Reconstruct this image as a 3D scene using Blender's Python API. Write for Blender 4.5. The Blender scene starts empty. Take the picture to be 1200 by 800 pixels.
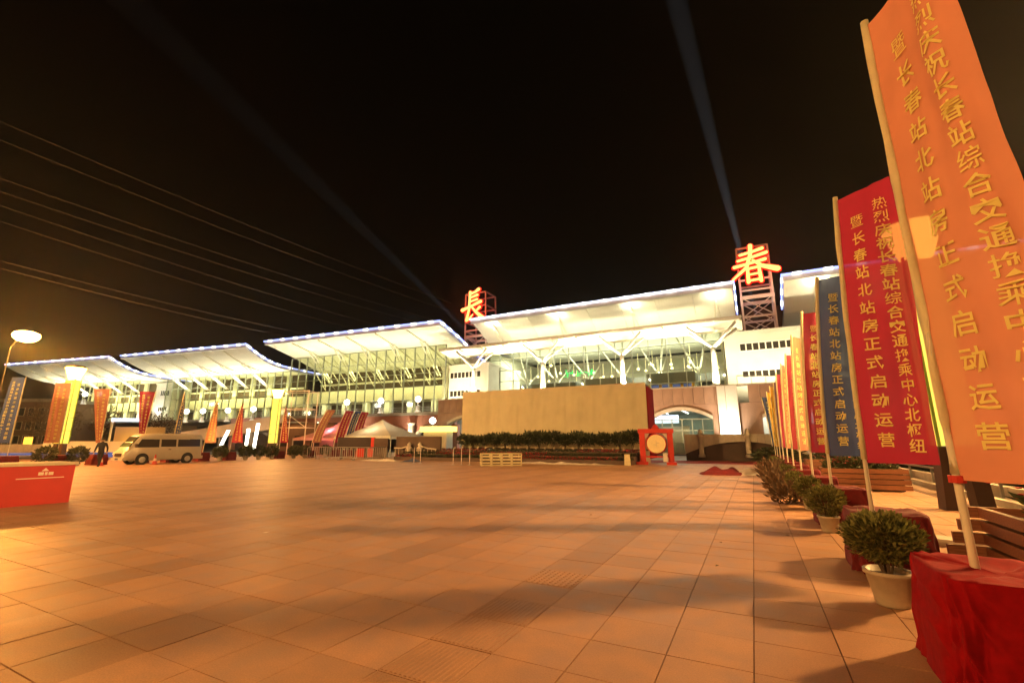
import bpy, bmesh, math, random
from mathutils import Vector, Matrix, noise
random.seed(11)
SC = bpy.context.scene
COL = SC.collection
R = math.radians
PI = math.pi

# ------------------------------------------------------------------ camera
cd = bpy.data.cameras.new('camera'); cam = bpy.data.objects.new('camera', cd); COL.objects.link(cam)
cd.sensor_width = 36.0; cd.lens = 16.0; cd.clip_start = 0.05; cd.clip_end = 2000
cam.location = (0, 0, 1.5); cam.rotation_euler = (R(90 + 12.476), 0, R(27.39))
SC.camera = cam
CAM_F = Vector((-math.sin(R(27.39)) * math.cos(R(12.476)), math.cos(R(27.39)) * math.cos(R(12.476)), math.sin(R(12.476))))

# ------------------------------------------------------------------ night sky
w = bpy.data.worlds.new('World'); SC.world = w; w.use_nodes = True
nt = w.node_tree; nt.nodes.clear()
sky = nt.nodes.new('ShaderNodeTexSky'); sky.sky_type = 'NISHITA'; sky.sun_disc = False
sky.sun_elevation = R(-9); sky.sun_rotation = R(200)
bg = nt.nodes.new('ShaderNodeBackground'); bg.inputs['Strength'].default_value = 0.05
wo = nt.nodes.new('ShaderNodeOutputWorld')
nt.links.new(sky.outputs[0], bg.inputs[0]); nt.links.new(bg.outputs[0], wo.inputs[0])
vs = SC.view_settings
SC.display_settings.display_device = 'sRGB'
vs.view_transform = 'Standard'; vs.look = 'None'; vs.exposure = 0.0; vs.gamma = 1.0; vs.use_curve_mapping = False
cy = SC.cycles
cy.use_denoising = True
cy.max_bounces = 6; cy.diffuse_bounces = 2; cy.glossy_bounces = 2; cy.transmission_bounces = 3
cy.transparent_max_bounces = 12; cy.volume_bounces = 0
cy.sample_clamp_indirect = 4.0
cy.caustics_reflective = False; cy.caustics_refractive = False

SODIUM = (1.0, 0.54, 0.18)
SODIUM_DEEP = (1.0, 0.50, 0.15)
WARM = (1.0, 0.86, 0.50)

# ------------------------------------------------------------------ materials
def mat(name, col, rough=0.6, metal=0.0, var=0.0, scale=4.0, bump=0.0, spec=0.5, island=0.0, objvar=0.0, trans=0.0, coord='Object', stretch=(1, 1, 1), weave=0.0):
    m = bpy.data.materials.new(name); m.use_nodes = True
    n = m.node_tree.nodes; l = m.node_tree.links
    p = n['Principled BSDF']
    p.inputs['Roughness'].default_value = rough; p.inputs['Metallic'].default_value = metal
    p.inputs['Specular IOR Level'].default_value = spec
    p.inputs['Base Color'].default_value = (*col, 1)
    src = None
    if var or bump:
        tc = n.new('ShaderNodeTexCoord'); mp = n.new('ShaderNodeMapping'); mp.inputs['Scale'].default_value = stretch
        l.new(tc.outputs[coord], mp.inputs[0])
        tx = n.new('ShaderNodeTexNoise'); tx.inputs['Scale'].default_value = scale; tx.inputs['Detail'].default_value = 6
        l.new(mp.outputs[0], tx.inputs['Vector'])
        if var:
            mr = n.new('ShaderNodeMapRange'); mr.inputs[1].default_value = 0.3; mr.inputs[2].default_value = 0.7
            mr.inputs[3].default_value = 1 - var; mr.inputs[4].default_value = 1 + var
            l.new(tx.outputs[0], mr.inputs[0])
            vm = n.new('ShaderNodeVectorMath'); vm.operation = 'SCALE'; vm.inputs[0].default_value = col
            l.new(mr.outputs[0], vm.inputs['Scale']); src = vm.outputs[0]
        if bump:
            b = n.new('ShaderNodeBump'); b.inputs['Strength'].default_value = bump; b.inputs['Distance'].default_value = 0.02
            l.new(tx.outputs[0], b.inputs['Height']); l.new(b.outputs[0], p.inputs['Normal'])
    for amt, kind in ((island, 'i'), (objvar, 'o')):
        if amt:
            if kind == 'i':
                g = n.new('ShaderNodeNewGeometry'); o = g.outputs['Random Per Island']
            else:
                g = n.new('ShaderNodeObjectInfo'); o = g.outputs['Random']
            mr = n.new('ShaderNodeMapRange'); mr.inputs[3].default_value = 1 - amt; mr.inputs[4].default_value = 1 + amt
            l.new(o, mr.inputs[0])
            vm = n.new('ShaderNodeVectorMath'); vm.operation = 'SCALE'
            if src is not None: l.new(src, vm.inputs[0])
            else: vm.inputs[0].default_value = col
            l.new(mr.outputs[0], vm.inputs['Scale']); src = vm.outputs[0]
    if src is not None: l.new(src, p.inputs['Base Color'])
    if trans:
        if weave:
            tb_ = n.new('ShaderNodeBsdfTransparent'); mw = n.new('ShaderNodeMixShader'); mw.inputs[0].default_value = weave
        t = n.new('ShaderNodeBsdfTranslucent'); mx = n.new('ShaderNodeMixShader'); mx.inputs[0].default_value = trans
        if src is not None: l.new(src, t.inputs[0])
        else: t.inputs[0].default_value = (*col, 1)
        l.new(p.outputs[0], mx.inputs[1]); l.new(t.outputs[0], mx.inputs[2])
        if weave:
            l.new(mx.outputs[0], mw.inputs[1]); l.new(tb_.outputs[0], mw.inputs[2]); l.new(mw.outputs[0], n['Material Output'].inputs['Surface'])
        else: l.new(mx.outputs[0], n['Material Output'].inputs['Surface'])
    return m

def emis(name, col, s):
    m = bpy.data.materials.new(name); m.use_nodes = True
    n = m.node_tree.nodes; n.clear()
    e = n.new('ShaderNodeEmission'); e.inputs[0].default_value = (*col, 1); e.inputs[1].default_value = s
    o = n.new('ShaderNodeOutputMaterial'); m.node_tree.links.new(e.outputs[0], o.inputs[0])
    return m

def glassmat(name, tint, gl=0.09):
    m = bpy.data.materials.new(name); m.use_nodes = True
    n = m.node_tree.nodes; l = m.node_tree.links; n.clear()
    t = n.new('ShaderNodeBsdfTransparent'); t.inputs[0].default_value = (*tint, 1)
    g = n.new('ShaderNodeBsdfGlossy'); g.inputs['Roughness'].default_value = 0.05
    mx = n.new('ShaderNodeMixShader'); mx.inputs[0].default_value = gl
    o = n.new('ShaderNodeOutputMaterial')
    l.new(t.outputs[0], mx.inputs[1]); l.new(g.outputs[0], mx.inputs[2]); l.new(mx.outputs[0], o.inputs[0])
    return m

M = {}
M['mortar'] = mat('mortar', (0.12, 0.065, 0.04), 0.9, var=0.3, scale=3)
def tilemat(name, col, objv, isl):
    m = mat(name, col, 0.5, var=0.16, scale=1.6, bump=0.05, objvar=objv, island=isl, coord='Object', spec=0.4)
    return m
def paving(name, base, stain, use_island):
    m = bpy.data.materials.new(name); m.use_nodes = True
    n = m.node_tree.nodes; l = m.node_tree.links; p = n['Principled BSDF']
    g = n.new('ShaderNodeNewGeometry')
    t1 = n.new('ShaderNodeTexNoise'); t1.inputs['Scale'].default_value = 0.55; t1.inputs['Detail'].default_value = 5
    t2 = n.new('ShaderNodeTexNoise'); t2.inputs['Scale'].default_value = 3.2; t2.inputs['Detail'].default_value = 8; t2.inputs['Distortion'].default_value = 0.2
    t3 = n.new('ShaderNodeTexNoise'); t3.inputs['Scale'].default_value = 90; t3.inputs['Detail'].default_value = 3
    for t in (t1, t2, t3): l.new(g.outputs['Position'], t.inputs['Vector'])
    def rng(src, a, b, c, d):
        r = n.new('ShaderNodeMapRange'); r.inputs[1].default_value = a; r.inputs[2].default_value = b
        r.inputs[3].default_value = c; r.inputs[4].default_value = d; l.new(src, r.inputs[0]); return r.outputs[0]
    def mul(a, b):
        r = n.new('ShaderNodeMath'); r.operation = 'MULTIPLY'; l.new(a, r.inputs[0]); l.new(b, r.inputs[1]); return r.outputs[0]
    if use_island: rnd = g.outputs['Random Per Island']
    else:
        oi = n.new('ShaderNodeObjectInfo'); rnd = oi.outputs['Random']
    f = mul(mul(rng(t1.outputs[0], 0.3, 0.7, 0.88, 1.1), rng(t2.outputs[0], 0.35, 0.62, 1 - stain, 1.06)),
            mul(rng(t3.outputs[0], 0.3, 0.7, 0.86, 1.14), rng(rnd, 0, 1, 0.91, 1.07)))
    vm = n.new('ShaderNodeVectorMath'); vm.operation = 'SCALE'; vm.inputs[0].default_value = base
    l.new(f, vm.inputs['Scale']); l.new(vm.outputs[0], p.inputs['Base Color'])
    l.new(rng(t2.outputs[0], 0.3, 0.7, 0.42, 0.62), p.inputs['Roughness'])
    b = n.new('ShaderNodeBump'); b.inputs['Strength'].default_value = 0.12; b.inputs['Distance'].default_value = 0.01
    l.new(t2.outputs[0], b.inputs['Height']); l.new(b.outputs[0], p.inputs['Normal'])
    return m
M['tile'] = paving('granite tile', (0.43, 0.23, 0.125), 0.13, False)
M['tile_far'] = paving('granite tile field', (0.43, 0.23, 0.125), 0.13, True)
M['tiled'] = paving('dark granite tile', (0.37, 0.193, 0.104), 0.13, False)
M['tiled_far'] = paving('dark granite tile field', (0.37, 0.193, 0.104), 0.13, True)
M['steel'] = mat('steel', (0.45, 0.45, 0.44), 0.35, 0.9, var=0.1)
M['concrete'] = mat('concrete', (0.36, 0.33, 0.29), 0.85, var=0.2, scale=1.2, bump=0.1)
M['palewall'] = mat('pale wall', (0.72, 0.69, 0.62), 0.8, var=0.06, scale=0.7)
M['white'] = mat('white paint', (0.78, 0.77, 0.74), 0.5, var=0.04, scale=2)
M['soffit'] = mat('soffit panel', (0.72, 0.70, 0.62), 0.65, var=0.06, scale=0.5, objvar=0.05)
M['roof'] = mat('roof sheet', (0.42, 0.42, 0.44), 0.5, var=0.08)
M['brownpanel'] = mat('brown cladding', (0.34, 0.205, 0.15), 0.6, var=0.12, scale=0.8, objvar=0.12)
M['redpanel'] = mat('red brown cladding', (0.40, 0.17, 0.13), 0.6, var=0.12, scale=0.8, objvar=0.12)
M['brownwall'] = mat('brown wall', (0.16, 0.09, 0.06), 0.8, var=0.15, scale=0.6)
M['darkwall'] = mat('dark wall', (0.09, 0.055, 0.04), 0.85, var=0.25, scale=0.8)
M['mullion'] = mat('mullion', (0.33, 0.36, 0.30), 0.45, 0.3)
M['winglass'] = mat('window glass dark', (0.035, 0.03, 0.025), 0.12, 0.0, spec=0.8)
M['glass'] = glassmat('curtain glass', (0.91, 0.93, 0.84))
M['shopglass'] = glassmat('shop glass', (0.9, 0.95, 0.9))
M['interior'] = mat('interior wall', (0.62, 0.62, 0.48), 0.8, var=0.08, scale=0.5)
M['concwall'] = mat('concourse wall', (0.16, 0.20, 0.16), 0.6, var=0.3, scale=0.6)
M['band'] = mat('interior fascia', (0.78, 0.76, 0.58), 0.8, var=0.05, scale=0.5)
M['intdark'] = mat('interior dark', (0.10, 0.07, 0.045), 0.85, var=0.2, scale=0.5)
M['greymetal'] = mat('grey metal', (0.16, 0.165, 0.15), 0.5, 0.2, var=0.1)
M['truss'] = mat('truss steel', (0.66, 0.64, 0.52), 0.5, 0.0)
M['signsteel'] = mat('sign tower steel', (0.72, 0.60, 0.58), 0.5)
M['curtain'] = mat('beige tarpaulin', (0.58, 0.50, 0.33), 0.75, var=0.07, scale=0.9, bump=0.25, trans=0.1)
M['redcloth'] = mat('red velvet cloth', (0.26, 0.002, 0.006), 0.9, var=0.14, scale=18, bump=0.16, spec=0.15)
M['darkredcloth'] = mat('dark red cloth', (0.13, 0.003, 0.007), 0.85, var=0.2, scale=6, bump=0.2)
M['redpaint'] = mat('red paint', (0.52, 0.025, 0.012), 0.45, var=0.08, scale=3)
M['redboard'] = mat('red board', (0.50, 0.015, 0.008), 0.5, var=0.06, scale=3)
M['carpet'] = mat('red carpet', (0.36, 0.02, 0.015), 0.95, var=0.12, scale=8, bump=0.2)
M['beigetop'] = mat('beige top', (0.58, 0.47, 0.34), 0.7, var=0.06)
M['wood'] = mat('planter wood', (0.23, 0.085, 0.04), 0.6, var=0.3, scale=5, bump=0.15, objvar=0.15, stretch=(1, 12, 12))
M['woodend'] = mat('plank end', (0.45, 0.27, 0.15), 0.7, var=0.2, scale=20)
M['stone'] = mat('pale stone', (0.5, 0.43, 0.36), 0.75, var=0.12, scale=3, bump=0.1)
M['pot'] = mat('pale plastic pot', (0.46, 0.39, 0.30), 0.5, var=0.14, scale=9)
M['soil'] = mat('soil', (0.04, 0.025, 0.018), 0.95, var=0.3, scale=20, bump=0.4)
M['leaf'] = mat('cypress leaf', (0.15, 0.15, 0.04), 0.65, island=0.6, trans=0.25)
M['leafdark'] = mat('dark leaf', (0.05, 0.06, 0.02), 0.65, island=0.6, trans=0.2)
M['leafdry'] = mat('dry twig leaf', (0.13, 0.075, 0.035), 0.8, island=0.5, trans=0.1)
M['flower'] = mat('red flower petal', (0.45, 0.02, 0.03), 0.6, island=0.5, trans=0.2)
M['bark'] = mat('bark', (0.09, 0.06, 0.04), 0.9, var=0.3, scale=8, bump=0.4)
M['polewhite'] = mat('white pole', (0.72, 0.68, 0.56), 0.35, var=0.05)
M['sleeve'] = mat('pole sleeve', (0.92, 0.84, 0.58), 0.7, trans=0.35, var=0.08, scale=6)
M['f_orange'] = mat('orange banner cloth', (0.60, 0.24, 0.15), 0.75, trans=0.15, var=0.06, scale=3, bump=0.04, weave=0.03)
M['f_red'] = mat('red banner cloth', (0.38, 0.014, 0.06), 0.75, trans=0.15, var=0.06, scale=3, bump=0.04, weave=0.03)
M['f_navy'] = mat('navy banner cloth', (0.040, 0.075, 0.24), 0.75, trans=0.15, var=0.06, scale=3, bump=0.04, weave=0.03)
M['f_rose'] = mat('rose banner cloth', (0.52, 0.05, 0.09), 0.75, trans=0.15, var=0.06, scale=3, bump=0.04, weave=0.03)
M['f_yellow'] = mat('yellow banner cloth', (0.80, 0.46, 0.06), 0.75, trans=0.15, var=0.06, scale=3, bump=0.04, weave=0.03)
M['f_purple'] = mat('purple banner cloth', (0.22, 0.10, 0.20), 0.75, trans=0.15, var=0.06, scale=3, bump=0.04, weave=0.03)
M['ink'] = mat('yellow lettering', (0.96, 0.86, 0.30), 0.6, trans=0.25)
M['tie'] = mat('red tie', (0.5, 0.03, 0.02), 0.7)
M['blackmetal'] = mat('dark metal', (0.06, 0.035, 0.03), 0.5, 0.3, var=0.1)
M['lampbody'] = emis('lit lamp body', (1.0, 0.74, 0.10), 1.5)
M['lampedge'] = mat('lamp edge green', (0.25, 0.4, 0.05), 0.5)
M['lamphead'] = emis('lamp head glow', (1.0, 0.52, 0.07), 18)
M['sodium'] = emis('sodium lamp', (1.0, 0.58, 0.16), 30)
M['globe'] = emis('white globe lamp', (1.0, 0.95, 0.80), 9)
M['ledblue'] = emis('blue led strip', (0.34, 0.40, 1.0), 2.4)
M['ledpale'] = emis('pale led strip', (0.74, 0.77, 1.0), 3.2)
M['ledwhite'] = emis('white led spot', (0.95, 0.93, 1.0), 5)
M['neon'] = emis('red neon character', (1.0, 0.28, 0.07), 4.5)
M['neonred'] = emis('red neon halo', (1.0, 0.012, 0.006), 1.6)
M['fluoro'] = emis('fluorescent tube', (0.92, 1.0, 0.86), 5)
M['screen'] = emis('lit blue white screen', (0.75, 0.85, 1.0), 2.2)
M['greenled'] = emis('green led', (0.05, 1.0, 0.22), 2.0)
M['yellowglow'] = emis('yellow lit sign', (1.0, 0.72, 0.16), 2.6)
M['amberglow'] = emis('amber uplight', (1.0, 0.52, 0.05), 2.2)
M['blueglow'] = emis('blue glow panel', (0.30, 0.38, 0.9), 0.35)
M['lampglass'] = emis('warm small lamp', (1.0, 0.86, 0.45), 5)
M['carpaint'] = mat('champagne car paint', (0.52, 0.46, 0.36), 0.3, 0.2, var=0.03)
M['rubber'] = mat('rubber', (0.02, 0.02, 0.02), 0.8)
M['lens'] = mat('lamp lens', (0.75, 0.70, 0.5), 0.15)
M['drumskin'] = mat('drum skin', (0.78, 0.62, 0.34), 0.6, var=0.06, scale=2)
M['tentcloth'] = mat('tent canvas', (0.74, 0.72, 0.60), 0.7, trans=0.45, var=0.05)
M['tentpink'] = mat('pink tent canvas', (0.70, 0.38, 0.36), 0.7, trans=0.35, var=0.05)
M['crate'] = mat('pale crate wood', (0.55, 0.45, 0.26), 0.7, var=0.15, scale=6, objvar=0.1)
M['tarp'] = mat('blue tarp', (0.05, 0.07, 0.16), 0.6, var=0.2)
M['palecloth'] = mat('pale sheet', (0.6, 0.52, 0.46), 0.8, var=0.2, scale=3)
M['cloth_black'] = mat('black clothing', (0.007, 0.007, 0.008), 0.85, var=0.2, scale=8)
M['trouser'] = mat('dark trousers', (0.009, 0.009, 0.011), 0.85, var=0.2, scale=8)
M['skin'] = mat('skin', (0.42, 0.26, 0.18), 0.55)
M['hair'] = mat('black hair', (0.015, 0.012, 0.01), 0.6)
M['cone'] = mat('red cone', (0.6, 0.05, 0.02), 0.5)
M['wire'] = mat('overhead cable', (0.12, 0.09, 0.07), 0.6)
M['mark'] = mat('white print', (0.75, 0.6, 0.5), 0.6)
M['kerb'] = mat('kerb stone', (0.40, 0.34, 0.28), 0.8, var=0.15, scale=2, bump=0.1)
M['lane'] = mat('paving of the side lane', (0.36, 0.24, 0.16), 0.75, var=0.14, scale=1.2, bump=0.08)
M['ramp'] = mat('sandy parapet', (0.52, 0.38, 0.25), 0.8, var=0.08, scale=0.6)
M['asphalt'] = mat('asphalt', (0.055, 0.05, 0.045), 0.85, var=0.2, scale=2)

# ------------------------------------------------------------------ mesh helpers
class MB:
    def __init__(s): s.v = []; s.f = []
    def quad(s, a, b, c, d):
        k = len(s.v); s.v += [tuple(a), tuple(b), tuple(c), tuple(d)]; s.f.append((k, k + 1, k + 2, k + 3))
    def tri(s, a, b, c):
        k = len(s.v); s.v += [tuple(a), tuple(b), tuple(c)]; s.f.append((k, k + 1, k + 2))
    def hexa(s, p):
        k = len(s.v); s.v += [tuple(q) for q in p]
        for f in ((3, 2, 1, 0), (4, 5, 6, 7), (0, 1, 5, 4), (1, 2, 6, 5), (2, 3, 7, 6), (3, 0, 4, 7)): s.f.append(tuple(k + i for i in f))
    def box(s, x0, x1, y0, y1, z0, z1):
        s.hexa([(x0, y0, z0), (x1, y0, z0), (x1, y1, z0), (x0, y1, z0), (x0, y0, z1), (x1, y0, z1), (x1, y1, z1), (x0, y1, z1)])
    def beam(s, p, q, w, h=None):
        h = h or w; p = Vector(p); q = Vector(q); d = (q - p).normalized()
        a = d.cross(Vector((0, 0, 1)))
        if a.length < 1e-3: a = Vector((1, 0, 0))
        a.normalize(); b = a.cross(d)
        a *= w / 2; b *= h / 2
        s.hexa([p - a - b, p + a - b, p + a + b, p - a + b, q - a - b, q + a - b, q + a + b, q - a + b])
    def tube(s, p, q, r, n=8, r2=None, cap=True):
        r2 = r if r2 is None else r2
        p = Vector(p); q = Vector(q); d = (q - p).normalized()
        a = d.cross(Vector((0, 0, 1)))
        if a.length < 1e-3: a = Vector((1, 0, 0))
        a.normalize(); b = d.cross(a); k = len(s.v)
        for c, rr in ((p, r), (q, r2)):
            for i in range(n):
                t = 2 * PI * i / n; s.v.append(tuple(c + a * math.cos(t) * rr + b * math.sin(t) * rr))
        for i in range(n):
            j = (i + 1) % n; s.f.append((k + i, k + j, k + n + j, k + n + i))
        if cap:
            s.f.append(tuple(k + i for i in reversed(range(n)))); s.f.append(tuple(k + n + i for i in range(n)))
    def path(s, pts, rs, n=8):
        pts = [Vector(p) for p in pts]; k = len(s.v); L = len(pts)
        for i, c in enumerate(pts):
            d = (pts[min(i + 1, L - 1)] - pts[max(i - 1, 0)]).normalized()
            a = d.cross(Vector((0, 0, 1)))
            if a.length < 1e-3: a = Vector((1, 0, 0))
            a.normalize(); b = d.cross(a); rr = rs[i] if hasattr(rs, '__len__') else rs
            for j in range(n):
                t = 2 * PI * j / n; s.v.append(tuple(c + a * math.cos(t) * rr + b * math.sin(t) * rr))
        for i in range(L - 1):
            for j in range(n):
                j2 = (j + 1) % n; s.f.append((k + i * n + j, k + i * n + j2, k + (i + 1) * n + j2, k + (i + 1) * n + j))
        s.f.append(tuple(k + j for j in reversed(range(n)))); s.f.append(tuple(k + (L - 1) * n + j for j in range(n)))
    def lathe(s, prof, n=16, c=(0, 0, 0), axis='z'):
        k = len(s.v)
        for r, z in prof:
            for i in range(n):
                t = 2 * PI * i / n; x, y = r * math.cos(t), r * math.sin(t)
                if axis == 'z': s.v.append((c[0] + x, c[1] + y, c[2] + z))
                else: s.v.append((c[0] + x, c[1] + z, c[2] - y))
        for a in range(len(prof) - 1):
            for i in range(n):
                j = (i + 1) % n; s.f.append((k + a * n + i, k + a * n + j, k + (a + 1) * n + j, k + (a + 1) * n + i))
        s.f.append(tuple(k + i for i in reversed(range(n)))); s.f.append(tuple(k + (len(prof) - 1) * n + i for i in range(n)))
    def ring(s, x0, x1, z0, z1, t, y0, y1):    # rectangular frame as one closed mesh
        k = len(s.v)
        for y in (y0, y1):
            s.v += [(x0, y, z0), (x1, y, z0), (x1, y, z1), (x0, y, z1), (x0 + t, y, z0 + t), (x1 - t, y, z0 + t), (x1 - t, y, z1 - t), (x0 + t, y, z1 - t)]
        for i in range(4):
            j = (i + 1) % 4
            s.f += [(k + i, k + j, k + 4 + j, k + 4 + i), (k + 8 + j, k + 8 + i, k + 12 + i, k + 12 + j), (k + j, k + i, k + 8 + i, k + 8 + j), (k + 4 + i, k + 4 + j, k + 12 + j, k + 12 + i)]
    def prism(s, poly, y0, y1):            # polygon in x,z extruded along y
        k = len(s.v); n = len(poly)
        for y in (y0, y1):
            for x, z in poly: s.v.append((x, y, z))
        s.f.append(tuple(k + i for i in range(n))); s.f.append(tuple(k + n + i for i in reversed(range(n))))
        for i in range(n):
            j = (i + 1) % n; s.f.append((k + j, k + i, k + n + i, k + n + j))
    def sheet(s, prof, x0, x1, th):        # profile (y,z) extruded along x with thickness
        for (ya, za), (yb, zb) in zip(prof[:-1], prof[1:]):
            s.hexa([(x0, ya, za), (x1, ya, za), (x1, yb, zb), (x0, yb, zb), (x0, ya, za + th), (x1, ya, za + th), (x1, yb, zb + th), (x0, yb, zb + th)])
    def grid(s, fn, nu, nv):
        k = len(s.v)
        for j in range(nv + 1):
            for i in range(nu + 1): s.v.append(tuple(fn(i / nu, j / nv)))
        for j in range(nv):
            for i in range(nu):
                a = k + j * (nu + 1) + i; s.f.append((a, a + 1, a + nu + 2, a + nu + 1))
    def mesh(s, name, m, smooth=False):
        me = bpy.data.meshes.new(name); me.from_pydata(s.v, [], s.f); me.update()
        if m: me.materials.append(M[m] if isinstance(m, str) else m)
        if smooth: me.polygons.foreach_set('use_smooth', [True] * len(me.polygons))
        return me
    def build(s, name, m, parent=None, smooth=False, loc=None, rz=0):
        return inst(name, s.mesh(name, m, smooth), parent, loc, rz)

def inst(name, me, parent=None, loc=None, rz=0):
    o = bpy.data.objects.new(name, me); COL.objects.link(o)
    if parent: o.parent = parent
    if loc is not None: o.location = loc
    if rz: o.rotation_euler = (0, 0, rz)
    return o
def tag(o, label=None, cat=None, group=None, kind=None):
    if label: o['label'] = label
    if cat: o['category'] = cat
    if group: o['group'] = group
    if kind: o['kind'] = kind
    return o
def thing(name, label, cat, loc=(0, 0, 0), rz=0, group=None):
    o = bpy.data.objects.new(name, None); COL.objects.link(o); o.empty_display_size = 0.2
    o.location = loc; o.rotation_euler = (0, 0, rz)
    return tag(o, label, cat, group)
def copy_tree(o, parent=None):
    c = o.copy(); COL.objects.link(c)
    if parent: c.parent = parent
    for ch in list(o.children): copy_tree(ch, c)
    return c
def light(kind, name, loc, power, col, parent=None, size=0.3, rot=None, target=None, spot=None, blend=0.5, size_y=None):
    d = bpy.data.lights.new(name, kind); d.energy = power; d.color = col
    if kind == 'AREA':
        d.shape = 'RECTANGLE'; d.size = size; d.size_y = size_y or size
    else: d.shadow_soft_size = size
    if kind == 'SPOT': d.spot_size = spot; d.spot_blend = blend
    o = bpy.data.objects.new(name, d); COL.objects.link(o)
    if parent: o.parent = parent
    o.location = loc
    if target is not None:
        o.rotation_euler = (Vector(target) - Vector(loc)).to_track_quat('-Z', 'Y').to_euler()
    elif rot: o.rotation_euler = rot
    return o
UP = (PI, 0, 0)

# ------------------------------------------------------------------ ground
g = MB(); g.quad((-320, -70, -0.03), (160, -70, -0.03), (160, 230, -0.03), (-320, 230, -0.03))
ground = g.build('ground', 'asphalt'); tag(ground, kind='structure')
plaza = MB(); plaza.box(-60, 4.6, -30, 58, -0.028, -0.012)
plaza = plaza.build('plaza_paving', 'mortar'); tag(plaza, kind='structure')
T = 0.565; X0 = -0.15; Y0 = 2.67 - 30 * T
DARKCOL = lambda k: k % 4 == 0            # every fourth row of slabs is darker granite
tiles = []
for i in range(-106, 9):
    for j in range(0, 150):
        x = X0 + i * T + T / 2; y = Y0 + j * T + T / 2
        if y > 55 or x > 4.4 or x < -59: continue
        tiles.append((x, y, i))
def visible(p, mx=0.0):
    d = Vector(p) - Vector((0, 0, 1.5)); z = d.dot(CAM_F)
    if z < 0.3: return False
    rt = Vector((math.cos(R(27.39)), math.sin(R(27.39)), 0)); up = rt.cross(CAM_F)
    return abs(d.dot(rt) / z) < 1.16 and abs(d.dot(up) / z) < 0.80
def tile_mesh(mb, x, y, dz, gap=0.004):
    h = T / 2 - gap; b = 0.0008
    mb.hexa([(x - h, y - h, -0.012), (x + h, y - h, -0.012), (x + h, y + h, -0.012), (x - h, y + h, -0.012),
             (x - h + b, y - h + b, dz), (x + h - b, y - h + b, dz), (x + h - b, y + h - b, dz), (x - h + b, y + h - b, dz)])
tiles.sort(key=lambda t: (not visible((t[0], t[1], 0)), math.hypot(t[0], t[1])))
near, far = tiles[:300], tiles[300:]
tm = MB(); tile_mesh(tm, 0, 0, 0.0, 0.0035); tme = {False: tm.mesh('tile', 'tile'), True: tm.mesh('tile_dark', 'tiled')}
# tactile strip slab with raised ribs, and a slab of raised studs
rb = MB(); tile_mesh(rb, 0, 0, 0.0, 0.005)
for k in range(14):
    x = -T / 2 + T * (k + 0.5) / 14
    rb.hexa([(x - 0.014, -T / 2 + .02, 0), (x + 0.014, -T / 2 + .02, 0), (x + 0.014, T / 2 - .02, 0), (x - 0.014, T / 2 - .02, 0),
             (x - 0.008, -T / 2 + .025, 0.0045), (x + 0.008, -T / 2 + .025, 0.0045), (x + 0.008, T / 2 - .025, 0.0045), (x - 0.008, T / 2 - .025, 0.0045)])
ribme = rb.mesh('tile_ribbed', 'tiled')
sd = MB(); tile_mesh(sd, 0, 0, 0.0, 0.005)
for a in range(9):
    for b in range(9):
        sd.lathe([(0.02, 0), (0.012, 0.008)], 6, (-T / 2 + T * (a + .5) / 9, -T / 2 + T * (b + .5) / 9, 0))
studme = sd.mesh('tile_studded', 'tile')
for x, y, i in near:
    dark = DARKCOL(i)
    me = tme[dark]
    if i == -4 and y < 4.35: me = ribme
    if i == -4 and 5.0 < y < 5.5: me = studme
    o = inst('paving_tile', me, plaza, (x, y, random.uniform(-0.0018, 0.0018)))
for dk in (False, True):
    mb = MB()
    for x, y, i in far:
        if DARKCOL(i) == dk: tile_mesh(mb, x, y, random.uniform(-0.0018, 0.0018), 0.006)
    o = mb.build('paving_field', 'tiled_far' if dk else 'tile_far', plaza); tag(o, kind='stuff')
lane = MB(); lane.box(4.604, 9, -30, 75, -0.026, -0.004); lane = lane.build('side_lane', 'lane'); tag(lane, kind='structure')
rc = MB(); rc.box(-8.5, 4.0, 36.2, 41.5, 0.001, 0.012); rc = rc.build('red_carpet', 'carpet'); tag(rc, 'red carpet laid along the foot of the pale balustrade', 'carpet')

# ------------------------------------------------------------------ station wings
PROFILES = {12: [(0, 20.0), (1.6, 19.2), (3.3, 18.5), (5.3, 17.8), (7.1, 17.4), (9.5, 17.1), (14, 16.95), (22, 16.9), (28, 16.9)],
            7: [(0, 20.0), (2, 19.62), (4.2, 19.15), (7.2, 18.45), (10, 17.6), (14, 16.5), (22, 15.2), (28, 14.8)]}
P = PROFILES[12]
def soff(v):
    for (a, za), (b, zb) in zip(P[:-1], P[1:]):
        if v <= b: return za + (zb - za) * (v - a) / (b - a)
    return P[-1][1]
def led(root, pts, name='light_strip', step=3.2, m='ledblue'):
    a = MB(); b = MB()
    for p, q in zip(pts[:-1], pts[1:]):
        p = Vector(p); q = Vector(q); a.beam(p, q, 0.2, 0.26)
        n = max(1, int((q - p).length / step)); d = (q - p).normalized()
        for k in range(n):
            c = p + (q - p) * ((k + 0.5) / n); b.beam(c - d * 0.5, c + d * 0.5, 0.22, 0.29)
    s = a.build(name, m, root); tag(b.build('light_spot', 'ledwhite', s), kind='stuff')

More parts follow.
